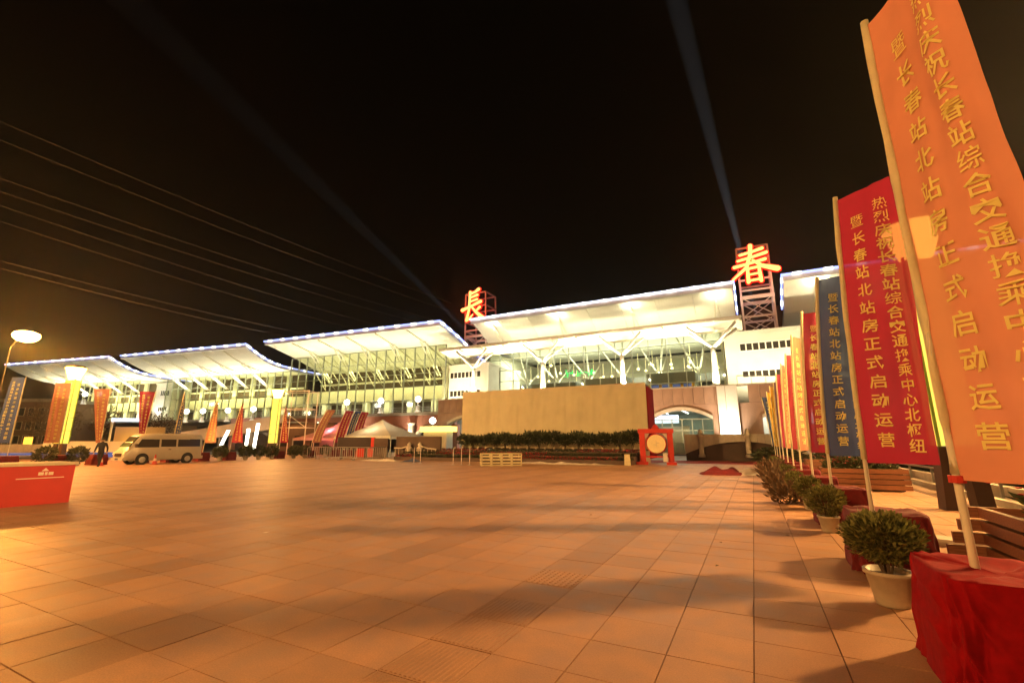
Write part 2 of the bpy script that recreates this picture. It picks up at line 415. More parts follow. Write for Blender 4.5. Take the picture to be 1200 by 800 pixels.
def pane_grid(root, x0, x1, y, z0, z1, nx, nz, m='glass', mull=0.14, zt=None):
    """glass wall in the plane y: panes as parts, mullions and transoms; zt(x) may lower the top edge"""
    dx = (x1 - x0) / nx; dz = (z1 - z0) / nz
    pb = MB(); pb.box(0, dx - mull, -0.01, 0.01, 0, dz - 0.10); pm = pb.mesh('glass_pane', m)
    for i in range(nx):
        for j in range(nz):
            inst('glass_pane', pm, root, (x0 + i * dx + mull / 2, y, z0 + j * dz + 0.05))
    mm = MB(); mm.box(-mull / 2, mull / 2, -0.12, 0.12, z0, z1); mme = mm.mesh('mullion', 'mullion')
    for i in range(nx + 1): inst('mullion', mme, root, (x0 + i * dx, y, 0))
    tt = MB(); tt.box(x0, x1, -0.085, 0.085, -0.05, 0.05); tme_ = tt.mesh('transom', 'mullion')
    for j in range(nz + 1): inst('transom', tme_, root, (0, y + 0.012, z0 + j * dz))

def make_wing(W, ox, oy, rz, vg, label, glassx, block=None, zdeck=6.4, struts=5):
    global P
    P = PROFILES[vg]; VS = [q[0] for q in P]
    root = thing('station_wing', label, 'station wing', (ox, oy, 0), rz, 'winged roof halls of the station')
    rf = MB(); rf.sheet([(v, soff(v) + 0.28) for v in VS], 0, W, 0.5); rf.build('roof', 'roof', root)
    nb = struts + 1; bw = W / nb
    pm = MB(); pm.sheet([(v, soff(v)) for v in [0.25] + VS[1:-1]], 0.05, bw - 0.05, 0.22); pme = pm.mesh('soffit_panel', 'soffit')
    for i in range(nb): inst('soffit_panel', pme, root, (i * bw, 0, 0))
    ri = MB()
    for v0, v1 in zip([0.3] + VS[1:-2], VS[1:-1]):
        ri.hexa([(-.1, v0, soff(v0) - .22), (.1, v0, soff(v0) - .22), (.1, v1, soff(v1) - .22), (-.1, v1, soff(v1) - .22),
                 (-.1, v0, soff(v0)), (.1, v0, soff(v0)), (.1, v1, soff(v1)), (-.1, v1, soff(v1))])
    rme = ri.mesh('roof_rib', 'truss')
    for i in range(1, nb): inst('roof_rib', rme, root, (i * bw, 0, 0))
    fb = MB(); fb.box(-0.1, W + .1, -0.25, 0.2, 19.92, 20.75); fb.build('fascia', 'white', root)
    led(root, [(-0.2, -0.34, 20.62), (W + .2, -0.34, 20.62)])
    led(root, [(W + .16, v, soff(v) + .62) for v in [-0.3] + VS[1:-1]])
    # struts from wall to soffit, in pairs
    st = MB()
    for dx in (-0.45, 0.45): st.tube((dx, 5.0, soff(5.0) - .1), (dx * .6, vg + 0.2 if vg > 9 else 11, 13.6), 0.13, 6)
    if vg < 9: st.tube((0, 9, soff(9) - .1), (0, 13, 14), 0.1, 6)
    sme = st.mesh('strut', 'truss')
    for i in range(1, nb): inst('strut', sme, root, (i * bw, 0, 0))
    g0, g1 = glassx
    top = soff(vg) - 0.12
    nx = round((g1 - g0) / 2.2)
    pane_grid(root, g0, g1, vg, zdeck, top, nx, 5 if vg < 9 else 4)
    if vg < 9:
        e = MB()
        for k in range(4): e.box(g1 - .03, g1 + .03, vg + .2 + k * 2.5, vg + 2.6 + k * 2.5, zdeck, soff(vg + 2.6 + k * 2.5) - .1)
        e.build('side_glass', 'glass', root)
    # interior
    b0 = vg + 4.5
    fl = MB(); fl.box(-2, W + 2, vg - 6 if vg > 9 else 2.5, vg + 16, zdeck - 0.5, zdeck - .05); fl.build('deck', 'concrete', root)
    bd = MB(); bd.box(g0, g1, b0, b0 + .5, 9.4, 11.8); bd.build('interior_fascia', 'band', root)
    bd = MB(); bd.box(g0, g1, b0 + .5, vg + 15.5, 11.4, 11.75); bd.build('mezzanine_floor', 'interior', root)
    ub = vg + 8.6 if vg < 9 else b0 + .7
    bw_ = MB(); bw_.box(g0, g1, ub, ub + .3, 11.8, soff(ub) - .02); bw_.build('upper_back_wall', 'intdark', root)
    be = MB(); be.box(g0, g1, ub - .5, ub - .3, 13.5, 13.9); be.build('roof_beam', 'truss', root)
    lw = MB(); lw.box(g0, g1, b0 + 1.6, b0 + 1.9, zdeck - .05, 9.39); lw.build('lower_wall', 'band', root)
    dm = MB(); dm.box(-2.0, 2.0, 0, .12, 0, 2.7); dm.box(-.05, .05, -.04, 0, 0, 2.7); dme = dm.mesh('dark_doorway', 'intdark')
    cm = MB(); cm.box(-.55, .55, -.5, .5, zdeck - .04, 9.38); cme = cm.mesh('interior_column', 'interior')
    um = MB(); um.box(-.6, .6, .1, .6, 11.81, soff(b0 + .6) - .1); ume = um.mesh('upper_column', 'interior')
    n = round((g1 - g0) / 5.5); k = (g1 - g0) / n
    for i in range(n):
        x = g0 + k * (i + .5)
        if random.random() < 0.85: inst('dark_doorway', dme, root, (x, b0 + 1.45, zdeck - .04))
        inst('interior_column', cme, root, (g0 + k * i + .6, b0 - .1, 0))
        if vg > 9: inst('upper_column', ume, root, (g0 + k * i + .6, b0, 0))
    # trusses inside
    tr = MB()
    for s in (-1, 1):
        tr.tube((0, vg + .6, soff(vg + .6) - .5), (0, vg + 9, 12.6), .09, 5)
        tr.tube((s * 1.6, vg + 3, soff(vg + 3) - .3), (0, vg + 6, 12.2), .07, 5)
    tme2 = tr.mesh('truss', 'truss')
    if vg < 9:
        for i in range(nb): inst('truss', tme2, root, (i * bw + bw * .5, 0, 0))
    # its lamps
    light('AREA', 'soffit_wash', (W / 2, vg - 2.6 if vg > 9 else 3.0, 13.2 if vg > 9 else 14.0), 5600 if vg > 9 else 2600, (1, .91, .60), root, W * .95, UP, size_y=.6)
    light('AREA', 'hall_light', ((g0 + g1) / 2, vg + 2.2, 15.2 if vg < 9 else 14.2), 4200, (1.0, .88, .42), root, (g1 - g0) * .9, (0, 0, 0), size_y=1.2)
    light('AREA', 'hall_uplight', ((g0 + g1) / 2, vg + 3.5, 12.1), 2100, (1.0, .9, .42), root, (g1 - g0) * .9, UP, size_y=1.0)
    light('AREA', 'deck_light', ((g0 + g1) / 2, vg + 2.5, 9.3), 1500, (1.0, .9, .6), root, (g1 - g0) * .9, (0, 0, 0), size_y=.8)
    return root
W1 = make_wing(36.7, -165.4, 42.1, math.atan2(6.5, 36.2), 12, 'farthest station hall under the smallest lit wing roof, behind the first light column', (5, 30))
W2 = make_wing(37.2, -125.2, 49.5, math.atan2(5.1, 36.8), 12, 'station hall with lit wing roof above the minibus, blue edged, second of the low halls', (-2, 37.2))
W3 = make_wing(39.2, -82.4, 54.9, math.atan2(3.1, 39.1), 7, 'station hall with tall glazed front and lit wing roof beside the smaller red character tower', (-0.6, 36.4), struts=5)

def office(x0, x1, y0, y1, z0, z1, rows, label, origin=(0, 0, 0), rz=0, wn=5, wx=None):
    root = thing('office_block', label, 'building', origin, rz, 'white office blocks between the halls')
    b = MB(); b.box(x0, x1, y0, y1, z0, z1); b.build('wall', 'palewall', root)
    c = MB(); c.box(x0 - .15, x1 + .15, y0 - .15, y1 + .15, z1 + .002, z1 + .4); c.build('parapet', 'palewall', root)
    for (za, zb) in rows:
        a0, a1 = wx or (x0 + .5, x1 - .5); s = (a1 - a0) / wn
        f = MB(); f.box(a0 - .1, a1 + .1, y0 - .06, y0 + .02, za - .1, za); f.box(a0 - .1, a1 + .1, y0 - .06, y0 + .02, zb, zb + .1); f.build('window_surround', 'white', root)
        for i in range(wn):
            wf = MB(); wf.ring(a0 + i * s + .003, a0 + (i + 1) * s - .003, za + .002, zb - .002, .07, y0 - .05, y0 + .02)
            wo_ = wf.build('window', 'white', root)
            p = MB(); p.box(a0 + i * s + .075, a0 + (i + 1) * s - .075, y0 - .02, y0 + .03, za + .074, zb - .074); p.build('pane', 'winglass', wo_)
    return root
ob1 = office(31.2, 36.6, 15.5, 24, 0, 16.2, [(13.2, 14.6), (9.2, 10.4)], 'white office block with two window rows behind the grey banner and the van', (-165.4, 42.1, 0), math.atan2(6.5, 36.2), 5, (33, 36))
ob2 = office(-48.2, -38.7, 66, 78, 0, 14.4, [(12.4, 13.5), (9.2, 10.3)], 'white office block under the smaller red character tower, beside the beige stage curtain', wn=8, wx=(-46.5, -40.2))
ob3 = office(-2.2, 12, 66.3, 80, 0, 15.5, [(13.2, 14.25), (9.7, 10.6)], 'white office block under the larger red character tower, partly behind the banners', wn=15, wx=(-.4, 11))

# ------------------------------------------------------------------ central hall
hall = thing('central_hall', 'tall central station hall with glass front, tree columns and bright canopy', 'station hall', (0, 0, 0), 0)
def csoff(y):
    P = [(66, 22.0), (68, 21.3), (70, 20.3), (72, 19.1), (80, 17.6), (92, 18.2)]
    for (a, za), (b, zb) in zip(P[:-1], P[1:]):
        if y <= b: return za + (zb - za) * (y - a) / (b - a)
    return 18.2
rf = MB(); rf.sheet([(y, csoff(y) + .3) for y in (66, 68, 70, 72, 80, 92)], -42.2, -.4, .55); rf.build('roof', 'roof', hall)
nb = 8; bw = 41.6 / nb
pm = MB(); pm.sheet([(y, csoff(y)) for y in (66.2, 68, 70, 72, 80, 90)], .03, bw - .03, .22); pme = pm.mesh('soffit_panel', 'soffit')
for i in range(nb): inst('soffit_panel', pme, hall, (-42.1 + i * bw, 0, 0))
fb = MB(); fb.box(-42.3, -.3, 65.7, 66.15, 21.9, 22.8); fb.build('fascia', 'white', hall)
led(hall, [(-42.4, 65.6, 22.66), (-.3, 65.6, 22.66)], m='ledpale'); led(hall, [(-.24, y, csoff(y) + .65) for y in (65.7, 68, 70, 72)])
sp = MB(); sp.tube((0, 66.9, 21.5), (-.5, 71.5, 18.0), .1, 6); sp.tube((0, 66.9, 21.5), (.5, 71.5, 18.0), .1, 6); sme = sp.mesh('strut', 'truss')
CX = [-39.1, -26.9, -15.0, -3.4]
for x in CX: inst('strut', sme, hall, (x + .6, 0, 0))
tb = MB()                                                    # lattice girder under the soffit
for z in (17.6, 18.5): tb.beam((-42, 71.4, z), (-3, 71.4, z), .16)
for i in range(39):
    tb.beam((-42 + i, 71.4, 17.6 if i % 2 else 18.5), (-41 + i, 71.4, 18.5 if i % 2 else 17.6), .09)
tb.build('lattice_girder', 'greymetal', hall)
# canopy on tree columns
for i in range(4):
    x0, x1 = (-45.2, -33.2, -21.2, -9.2)[i], (-33.2, -21.2, -9.2, .1)[i]
    for j in range(3):
        c = MB(); s = (x1 - x0) / 3; c.sheet([(60.9, 16.3), (63.6, 15.72)], x0 + j * s + .06, x0 + (j + 1) * s - .06, .14); c.build('canopy_panel', 'soffit', hall)
    c = MB(); c.sheet([(60.9, 16.08), (63.6, 15.5)], x1 - .12, x1 + .12, .21); c.build('canopy_beam', 'truss', hall)
c = MB(); c.sheet([(60.7, 16.5), (63.6, 15.9)], -45.2, .12, .2); c.build('canopy_deck', 'white', hall)
c = MB(); c.box(-45.3, .22, 60.62, 60.7, 16.42, 16.72); c.build('canopy_fascia', 'white', hall)
c = MB(); c.box(-45.2, .1, 63.62, 63.8, 15.5, 16.0); c.build('canopy_edge_beam', 'truss', hall)
for x in CX:
    t = MB(); t.path([(x, 62, 8.0), (x, 62, 10.5), (x, 62, 13.45)], [.46, .38, .28], 12); t = t.build('tree_column', 'white', hall, True)
    for sx in (-1, 1):
        for sy in (-1, 1):
            b = MB(); b.tube((x + sx * .12, 62 + sy * .1, 13.3), (x + sx * 2.9, 62.2 + sy * 1.1, 15.88 - sy * .2), .2, 8, .15); b.build('branch', 'white', t, True)
    bs = MB(); bs.lathe([(.75, 0), (.7, .5), (.5, .55)], 12, (x, 62, 8.02)); bs.build('column_base', 'concrete', t)
    if True:
        light('SPOT', 'column_flood', (x + .4, 60.95, 8.5), 4200, WARM, hall, .05, target=(x, 62, 11), spot=R(120), blend=1)
        light('POINT', 'trunk_fill', (x + .35, 60.7, 11.9), 420, WARM, hall, .04)  # bare fill point added to whiten the upper trunk, no fixture
        if x < -5: light('SPOT', 'canopy_flood', (x + 7.2, 61.0, 12.6), 5200, WARM, hall, .15, target=(x + 7.2, 62.2, 16), spot=R(120), blend=1)
        if x < -5: light('SPOT', 'canopy_flood', (x + 4.2, 61.0, 12.6), 3600, WARM, hall, .15, target=(x + 4.2, 62.2, 16), spot=R(120), blend=1)
        light('SPOT', 'canopy_flood', (x - 2.6, 60.8, 12.8), 3000, WARM, hall, .15, target=(x - 2.6, 62, 16), spot=R(110), blend=1)
        light('SPOT', 'roof_flood', (x + .6, 65.8, 20.2), 750, (1, .9, .58), hall, .08, target=(x + .6, 66.9, 21.8), spot=R(130), blend=1)
light('AREA', 'roof_wash', (-21, 64.9, 16.9), 160, WARM, hall, 40, target=(-21, 69.5, 20.4), size_y=.4)
pane_grid(hall, -41.2, -2.5, 70.0, 8.1, 17.6, 15, 5, 'glass', .12)
# inside
f = MB(); f.box(-44, -2.3, 60.6, 95, 7.4, 7.95); f.build('deck', 'concrete', hall)
f = MB(); f.box(-41, -2.5, 92, 92.4, 8, 18); f.build('back_wall', 'interior', hall)
f = MB(); f.box(-41, -2.5, 82, 82.4, 11.6, 12.8); f.box(-41, -2.5, 82.4, 91.9, 11.7, 12.0); f.build('gallery', 'greymetal', hall)
f = MB(); f.box(-41.1, -40.8, 70.3, 92, 8, 17.5); f.box(-2.8, -2.5, 70.3, 92, 8, 17.5); f.build('side_wall', 'interior', hall)
for (x0, x1, z1) in ((-13.6, -6.6, 11.7), (-33, -25, 11.2), (-24, -16.6, 11.5)):
    v = MB(); v.box(x0, x1, 71, 75, 10.0, z1); v = v.build('vestibule', 'greymetal', hall)
    for k in range(5):
        q = MB(); x = x0 + .4 + k * (x1 - x0 - .8) / 4; q.box(x - .18, x + .18, 71.02, 71.3, 7.96, 9.99); q.build('yellow_post', 'f_yellow', v)
    for k in range(4):
        q = MB(); x = x0 + .4 + (k + .5) * (x1 - x0 - .8) / 4; q.box(x - .55, x + .55, 71.5, 71.6, 7.97, 9.95); q.build('lit_door', 'blueglow', v)
tr = MB()
tr.tube((0, 71, 17.3), (2.2, 80, 12.4), .13, 6); tr.tube((4.4, 71, 17.3), (2.2, 80, 12.4), .13, 6); tr.tube((2.2, 80, 12.4), (2.2, 88, 17), .13, 6); tme2 = tr.mesh('roof_truss', 'truss')
for i in range(6): inst('roof_truss', tme2, hall, (-40 + i * 6.2, 0, 0))
gl = MB(); gl.lathe([(.02, -.24), (.2, -.16), (.26, 0), (.2, .16), (.02, .24)], 8); gl.box(-.015, .015, -.015, .015, .2, 2.6); gme = gl.mesh('pendant_lamp', 'lampglass', True)
for i in range(34):
    inst('pendant_lamp', gme, hall, (random.uniform(-40, -4), random.uniform(73, 90), random.uniform(12.6, 15.0)))
for i in range(20):
    inst('counter_lamp', gme, hall, (random.uniform(-40, -4), random.uniform(72, 80), random.uniform(8.4, 9.2)))
ns = MB()
for k in range(3):                                            # green neon sign deep in the hall: three blocks of short strokes
    for s in range(7):
        x = -27.2 + k * 2.0 + random.uniform(-.7, .7); z = 13.0 + random.uniform(-.4, .4)
        if s % 2: ns.box(x - .45, x + .45, 74, 74.06, z - .06, z + .06)
        else: ns.box(x - .06, x + .06, 73.9, 73.97, z - .4, z + .4)
ns.build('green_sign', 'greenled', hall)
light('AREA', 'hall_light', (-21, 76, 17.0), 14000, (1.0, .97, .78), hall, 36, (0, 0, 0), size_y=6)
light('AREA', 'hall_uplight', (-21, 78, 13.2), 2200, (.95, 1.0, .76), hall, 34, UP, size_y=5)

# hall to the right of the larger tower
rw = thing('station_wing', 'station hall roof with lit edge, half hidden behind the row of banners', 'station wing', (5.6, 66, 0), 0, 'winged roof halls of the station')
r_ = MB(); r_.sheet([(y - 66, csoff(y) + .3) for y in (66, 68, 70, 72, 80, 92)], 0, 40, .55); r_.build('roof', 'roof', rw)
pm = MB(); pm.sheet([(y - 66, csoff(y)) for y in (66.2, 68, 70, 72, 80, 90)], .03, 4.97, .22); pme = pm.mesh('soffit_panel', 'soffit')
for i in range(8): inst('soffit_panel', pme, rw, (i * 5, 0, 0))
fb = MB(); fb.box(-.1, 40, -.3, .15, 21.9, 22.8); fb.build('fascia', 'white', rw)
led(rw, [(-.2, -.4, 22.66), (40, -.4, 22.66)]); led(rw, [(-.2, y - 66, csoff(y) + .65) for y in (65.7, 68, 70, 72)])
inst('strut', sme, rw, (3.6, -66, 0)); inst('strut', sme, rw, (15, -66, 0))
pane_grid(rw, 6.5, 40, 7, 8.1, 19, 14, 4)
f = MB(); f.box(0, 40, 20, 20.4, 0, 18); f.build('back_wall', 'interior', rw)
light('AREA', 'soffit_wash', (20, 1, 16.4), 240, WARM, rw, 38, target=(20, 3.5, 21), size_y=.4)
light('SPOT', 'roof_flood', (3.6, -.2, 20.2), 900, (1, .9, .62), rw, .08, target=(3.6, .9, 21.8), spot=R(130), blend=1)
light('AREA', 'hall_light', (22, 12, 17), 2500, (1, .97, .72), rw, 34, (0, 0, 0), size_y=4)
bb = MB(); bb.box(-3, 9, 84, 90, 0, 23.5); bb = bb.build('rear_block', 'brownwall'); tag(bb, 'dark brown rear block behind the larger red character tower', 'building')

# ------------------------------------------------------------------ podium with arches
def arch_wall(mb, x0, x1, zt, zs, zc, y0, y1, n=14):
    """wall strip over an arch: springs at zs, crown zc, top zt"""
    for i in range(n):
        a = x0 + (x1 - x0) * i / n; b = x0 + (x1 - x0) * (i + 1) / n
        fa = 1 - (2 * (a - x0) / (x1 - x0) - 1) ** 2; fb_ = 1 - (2 * (b - x0) / (x1 - x0) - 1) ** 2
        za, zb = zs + (zc - zs) * fa, zs + (zc - zs) * fb_
        mb.hexa([(a, y0, za), (b, y0, zb), (b, y1, zb), (a, y1, za), (a, y0, zt), (b, y0, zt), (b, y1, zt), (a, y1, zt)])
def arch_rim(mb, x0, x1, zs, zc, y0, y1, t, n=14):
    for i in range(n):
        a = x0 + (x1 - x0) * i / n; b = x0 + (x1 - x0) * (i + 1) / n
        fa = 1 - (2 * (a - x0) / (x1 - x0) - 1) ** 2; fb_ = 1 - (2 * (b - x0) / (x1 - x0) - 1) ** 2
        za, zb = zs + (zc - zs) * fa, zs + (zc - zs) * fb_
        mb.hexa([(a, y0, za - t), (b, y0, zb - t), (b, y1, zb - t), (a, y1, za - t), (a, y0, za + t), (b, y0, zb + t), (b, y1, zb + t), (a, y1, za + t)])
pod = thing('podium', 'brown panelled elevated driveway on arches in front of the central hall', 'viaduct', (0, 0, 0))
aw = MB()
spans = [(-42.5, -34.2), (-32, -23.6), (-21.5, -13.5), (-11.4, -4.0), (1.2, 8.5)]
prev = -44.5
for (a, b) in spans:
    aw.box(prev, a - .002, 60, 61, 0, 6.0); arch_wall(aw, a, b, 6.0, 4.4, 5.55, 60, 61); prev = b + .002
aw.box(prev, 12, 60, 61, 0, 6.0); aw.build('arch_wall', 'brownpanel', pod)
for (a, b) in spans:
    rm = MB(); arch_rim(rm, a, b, 4.4, 5.55, 59.75, 60.9, .2); rm.build('arch_rim', 'stone', pod)
pmn = MB(); pmn.box(.015, 1.185, 59.88, 60.9, 6.02, 8.05); pmm = pmn.mesh('fascia_panel', 'brownpanel')
for i in range(45):
    x = -44.4 + i * 1.2
    if -3.3 < x < -1.1: continue
    inst('fascia_panel', pmm, pod, (x, 0, 0))
cp = MB(); cp.box(-44.5, 12, 59.8, 61, 8.07, 8.22); cp.build('coping', 'stone', pod)
for (x0, x1) in ((-3.3, -2.42), (-2.38, -1.15)):
    c = MB(); c.box(x0, x1, 59.3, 60.6, 0, 8.05); c.build('pier', 'white', pod)
    light('SPOT', 'pier_flood', ((x0 + x1) / 2, 57.4, .6), 3400, (1, .88, .6), pod, .1, target=((x0 + x1) / 2, 59.6, 4), spot=R(60), blend=1)
for x in (-14, -7.6, 4.5, 10): light('SPOT', 'podium_fill', (x, 55.5, .8), 3200, (1, .72, .42), pod, .15, target=(x, 60, 6.8), spot=R(100), blend=1)  # added fill spots that brighten the podium wall
for x in (.5, 5.5, 10): light('SPOT', 'block_flood', (x, 61.4, 8.6), 3200, WARM, ob3, .15, target=(x, 66.3, 11.8), spot=R(115), blend=1)
for x in (-46, -41.5): light('SPOT', 'block_flood', (x, 61.4, 8.2), 2800, WARM, ob2, .15, target=(x, 66, 11.5), spot=R(115), blend=1)
light('SPOT', 'block_flood', (34, 11.5, 7.2), 2400, (1, .95, .8), ob1, .15, target=(34, 15.5, 12), spot=R(115), blend=1)
# lit interior behind the arches
f = MB(); f.box(-44, 12, 74, 74.3, 0, 6); f.build('concourse_wall', 'concwall', pod)
f = MB(); f.box(-44, 12, 61.2, 74, 5.8, 5.95); f.build('concourse_ceiling', 'concwall', pod)
f = MB(); f.box(-44, 12, 61.2, 74, .02, .1); f.build('concourse_floor', 'stone', pod)
fm = MB(); fm.box(-.06, .06, -1.2, 1.2, -.05, .05); fme = fm.mesh('ceiling_tube', 'fluoro')
for i in range(18):
    for j in range(4): inst('ceiling_tube', fme, pod, (-43 + i * 2.9, 63 + j * 2.9, 5.7))
s = MB(); s.box(-11.3, -8.2, 62, 62.2, 3.9, 4.9); s.build('lit_sign', 'screen', pod)
s = MB(); s.box(-10.8, -7.0, 62.4, 62.8, .1, 3.5); s.build('pale_kiosk', 'palewall', pod)
s = MB(); s.box(1.9, 4.0, 61.6, 61.8, 3.9, 4.7); s.build('yellow_sign', 'greenled' if False else 'yellowglow', pod)
s = MB(); s.box(2.2, 3.6, 61.4, 61.6, 1.6, 3.0); s.build('lit_sign', 'screen', pod)
s = MB(); s.box(4.8, 6.6, 62, 62.2, 3.6, 4.8); s.build('lit_sign', 'fluoro', pod)
pane_grid(pod, -11.3, -4.1, 61.15, .2, 4.3, 6, 3, 'shopglass', .1)
for x in (-8, 4, -18, -28, -38): light('AREA', 'concourse_light', (x, 67, 5.6), 1000, (.95, 1, .82), pod, 8, (0, 0, 0), size_y=6)
rl = MB()
for i in range(9): rl.tube((-1 + i * 1.5, 60.4, 8.2), (-1 + i * 1.5, 60.4, 9.3 - i * .12), .04, 6)
rl.tube((-1, 60.4, 9.3), (12, 60.4, 8.2), .05, 6); rl.build('railing', 'steel', pod)

lp = thing('podium', 'red brown arched deck under the glazed hall, with floodlit white columns', 'viaduct', (-82.4, 54.9, 0), math.atan2(3.1, 39.1))
aw = MB(); prev = -12
for (a, b) in ((-11, -1), (0.2, 10.0), (11.2, 20.9), (22.3, 31.9), (33.4, 39.5)):
    aw.box(prev, a - .002, 3.6, 4.4, 0, 4.3); arch_wall(aw, a, b, 4.3, 2.9, 4.15, 3.6, 4.4)
    rm = MB(); arch_rim(rm, a, b, 2.9, 4.15, 3.3, 4.3, .22); rm.build('arch_rim', 'stone', lp); prev = b + .002
aw.box(prev, 41, 3.6, 4.4, 0, 4.3); aw.build('arch_wall', 'redpanel', lp)
pmn = MB(); pmn.box(.015, 1.485, 3.5, 4.4, 4.32, 6.3); pmm = pmn.mesh('fascia_panel', 'redpanel')
for i in range(35): inst('fascia_panel', pmm, lp, (-12 + i * 1.5, 0, 0))
f = MB(); f.box(-12, 41, 18, 18.2, 0, 6); f.build('rear_wall', 'darkwall', lp)
for x in (10.6, 21.6, 32.65):
    c = MB(); c.lathe([(.62, 0), (.55, .2), (.5, 4.2), (.7, 4.6)], 14, (x, 2.9, 0)); c.build('white_column', 'white', lp)
    light('SPOT', 'column_flood', (x, .9, .6), 2600, (1, .86, .52), lp, .1, target=(x, 3.2, 4), spot=R(75), blend=1)
rl = MB()
for i in range(27): rl.tube((-12 + i * 2, 3.9, 6.3), (-12 + i * 2, 3.9, 7.3), .035, 5)
for z in (6.7, 7.0, 7.3): rl.tube((-12, 3.9, z), (40.5, 3.9, z), .03, 5)
rl.build('railing', 'steel', lp)
# kiosk with yellow lit sign between the arches and the stage
kk = thing('lit_kiosk', 'small yellow lit kiosk with white lamp ball beside the stage curtain', 'kiosk', (-41.6, 56.5, 0))
b = MB(); b.box(-2.2, 2.0, -.8, .8, 0, 3.0); b.build('booth', 'palewall', kk)
b = MB(); b.box(-2.6, 2.6, -1.2, 1.0, 3.02, 3.8); b.build('sign_band', 'yellowglow', kk)
b = MB(); b.lathe([(.05, -.5), (.4, -.3), (.52, 0), (.4, .3), (.05, .5)], 12, (-1.2, 0, 4.7)); b.build('lamp_ball', 'globe', kk, True)
b = MB(); b.tube((-1.2, 0, 3.8), (-1.2, 0, 4.3), .08); b.build('lamp_post', 'steel', kk)

# ramp
ramp = thing('approach_ramp', 'sandy approach ramp sloping down from the deck behind the minibus', 'ramp', (0, 0, 0))
A, B = Vector((-70.5, 51.6, 0)), Vector((-118, 44, 0)); dirn = (B - A).normalized(); nrm = Vector((dirn.y, -dirn.x, 0)) * -1
if nrm.y < 0: nrm = -nrm
N = 14
for i in range(N):
    t0, t1 = i / N, (i + 1) / N
    pa, pb = A.lerp(B, t0), A.lerp(B, t1); za, zb = 6.1 - 5.5 * t0 ** .95, 6.1 - 5.5 * t1 ** .95
    e = dirn * .02
    r_ = MB(); lo = 2.1 - .3 * t0
    r_.hexa([pa + e + Vector((0, 0, max(.0, za - lo))), pb - e + Vector((0, 0, max(0, zb - lo))), pb - e + nrm * .5 + Vector((0, 0, max(0, zb - lo))), pa + e + nrm * .5 + Vector((0, 0, max(0, za - lo))),
             pa + e + Vector((0, 0, za)), pb - e + Vector((0, 0, zb)), pb - e + nrm * .5 + Vector((0, 0, zb)), pa + e + nrm * .5 + Vector((0, 0, za))])
    r_.build('parapet_panel', 'ramp', ramp)
r_ = MB(); d0 = Vector((0, 0, -.9))
r_.hexa([A + nrm * .51 + Vector((0, 0, 4.4)), B + nrm * .51 + Vector((0, 0, .05)), B + nrm * 8 + Vector((0, 0, .05)), A + nrm * 8 + Vector((0, 0, 4.4)),
         A + nrm * .51 + Vector((0, 0, 5.0)), B + nrm * .51 + Vector((0, 0, .3)), B + nrm * 8 + Vector((0, 0, .3)), A + nrm * 8 + Vector((0, 0, 5.0))]); r_.build('ramp_deck', 'concrete', ramp)
for t in (.05, .2, .35, .5):
    c = MB(); p = A.lerp(B, t) + nrm * 3; c.tube((p.x, p.y, 0), (p.x, p.y, 4.6 - 4.6 * t), .5, 10); c.build('ramp_pillar', 'concrete', ramp)
for t in (.08, .28, .48, .68):
    q = A.lerp(B, t) - nrm * 5; light('SPOT', 'ramp_fill', (q.x, q.y, .5), 1500, (1, .62, .3), ramp, .15, target=A.lerp(B, t) + Vector((0, 0, 4.5 - 4 * t)), spot=R(130), blend=1)  # fill spots added in front of the ramp to brighten its parapet
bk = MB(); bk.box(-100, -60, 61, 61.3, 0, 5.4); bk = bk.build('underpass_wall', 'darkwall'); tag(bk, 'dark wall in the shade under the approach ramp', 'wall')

# sloped planting bank and low blue lit hoarding left of the van
lh = thing('site_hoarding', 'low pale hoarding with glowing blue board between the walking person and the minibus', 'hoarding', (-60, 22, 0), R(70))
b = MB(); b.box(-3, 4.5, 0, .1, .0, .5); b.build('blue_board', 'blueglow', lh)  # emissive board, its blue glows from the material itself
b = MB(); b.box(-3, 4.5, .02, .12, .52, 1.6); b.build('pale_board', 'palewall', lh)

# globe lamps on the deck
def globe_lamp(x, y, z, label, s=1.0):
    r = thing('globe_lamp', label, 'lamp', (x, y, z), 0, 'white globe lamps along the station deck')
    b = MB(); b.lathe([(.55, 0), (.5, .2), (.32, .35), (.3, 1.0), (.45, 1.1)], 10); b.build('pedestal', 'white', r)
    b = MB(); b.tube((0, 0, 1.1), (0, 0, 1.9), .07); b.build('post', 'steel', r)
    b = MB(); b.lathe([(.05, -.5 * s), (.36 * s, -.34 * s), (.5 * s, 0), (.36 * s, .34 * s), (.05, .5 * s)], 14, (0, 0, 2.2)); b.build('globe', 'globe', r, True)
    light('POINT', 'globe_light', (0, -1.0, 2.2), 260, (1, .92, .72), r, .3)
GL = [(-101.9, 52.6, 5.4, 'over the roof of the minibus'), (-97.4, 53.3, 5.4, 'above the rear window of the minibus'), (-91, 54.4, 5.4, 'between the first pair of wind twisted red banners'),
      (-84.6, 55.4, 5.5, 'just before the second light column'), (-64.1, 59.3, 6.3, 'above the leaning banners, nearer the light column'), (-56.6, 59.9, 6.3, 'above the pale tent'), (-48.9, 60.4, 6.3, 'beside the white office block near the stage curtain')]
for x, y, z, d in GL: globe_lamp(x, y, z, 'white globe lamp on the station deck, ' + d)
for (x, y, d) in ((-130.6, 46.2, 'left of the narrow orange banner'), (-127.6, 47.6, 'right of the narrow orange banner')): globe_lamp(x, y, 9.7, 'white globe lamp high under the farthest roof, ' + d)

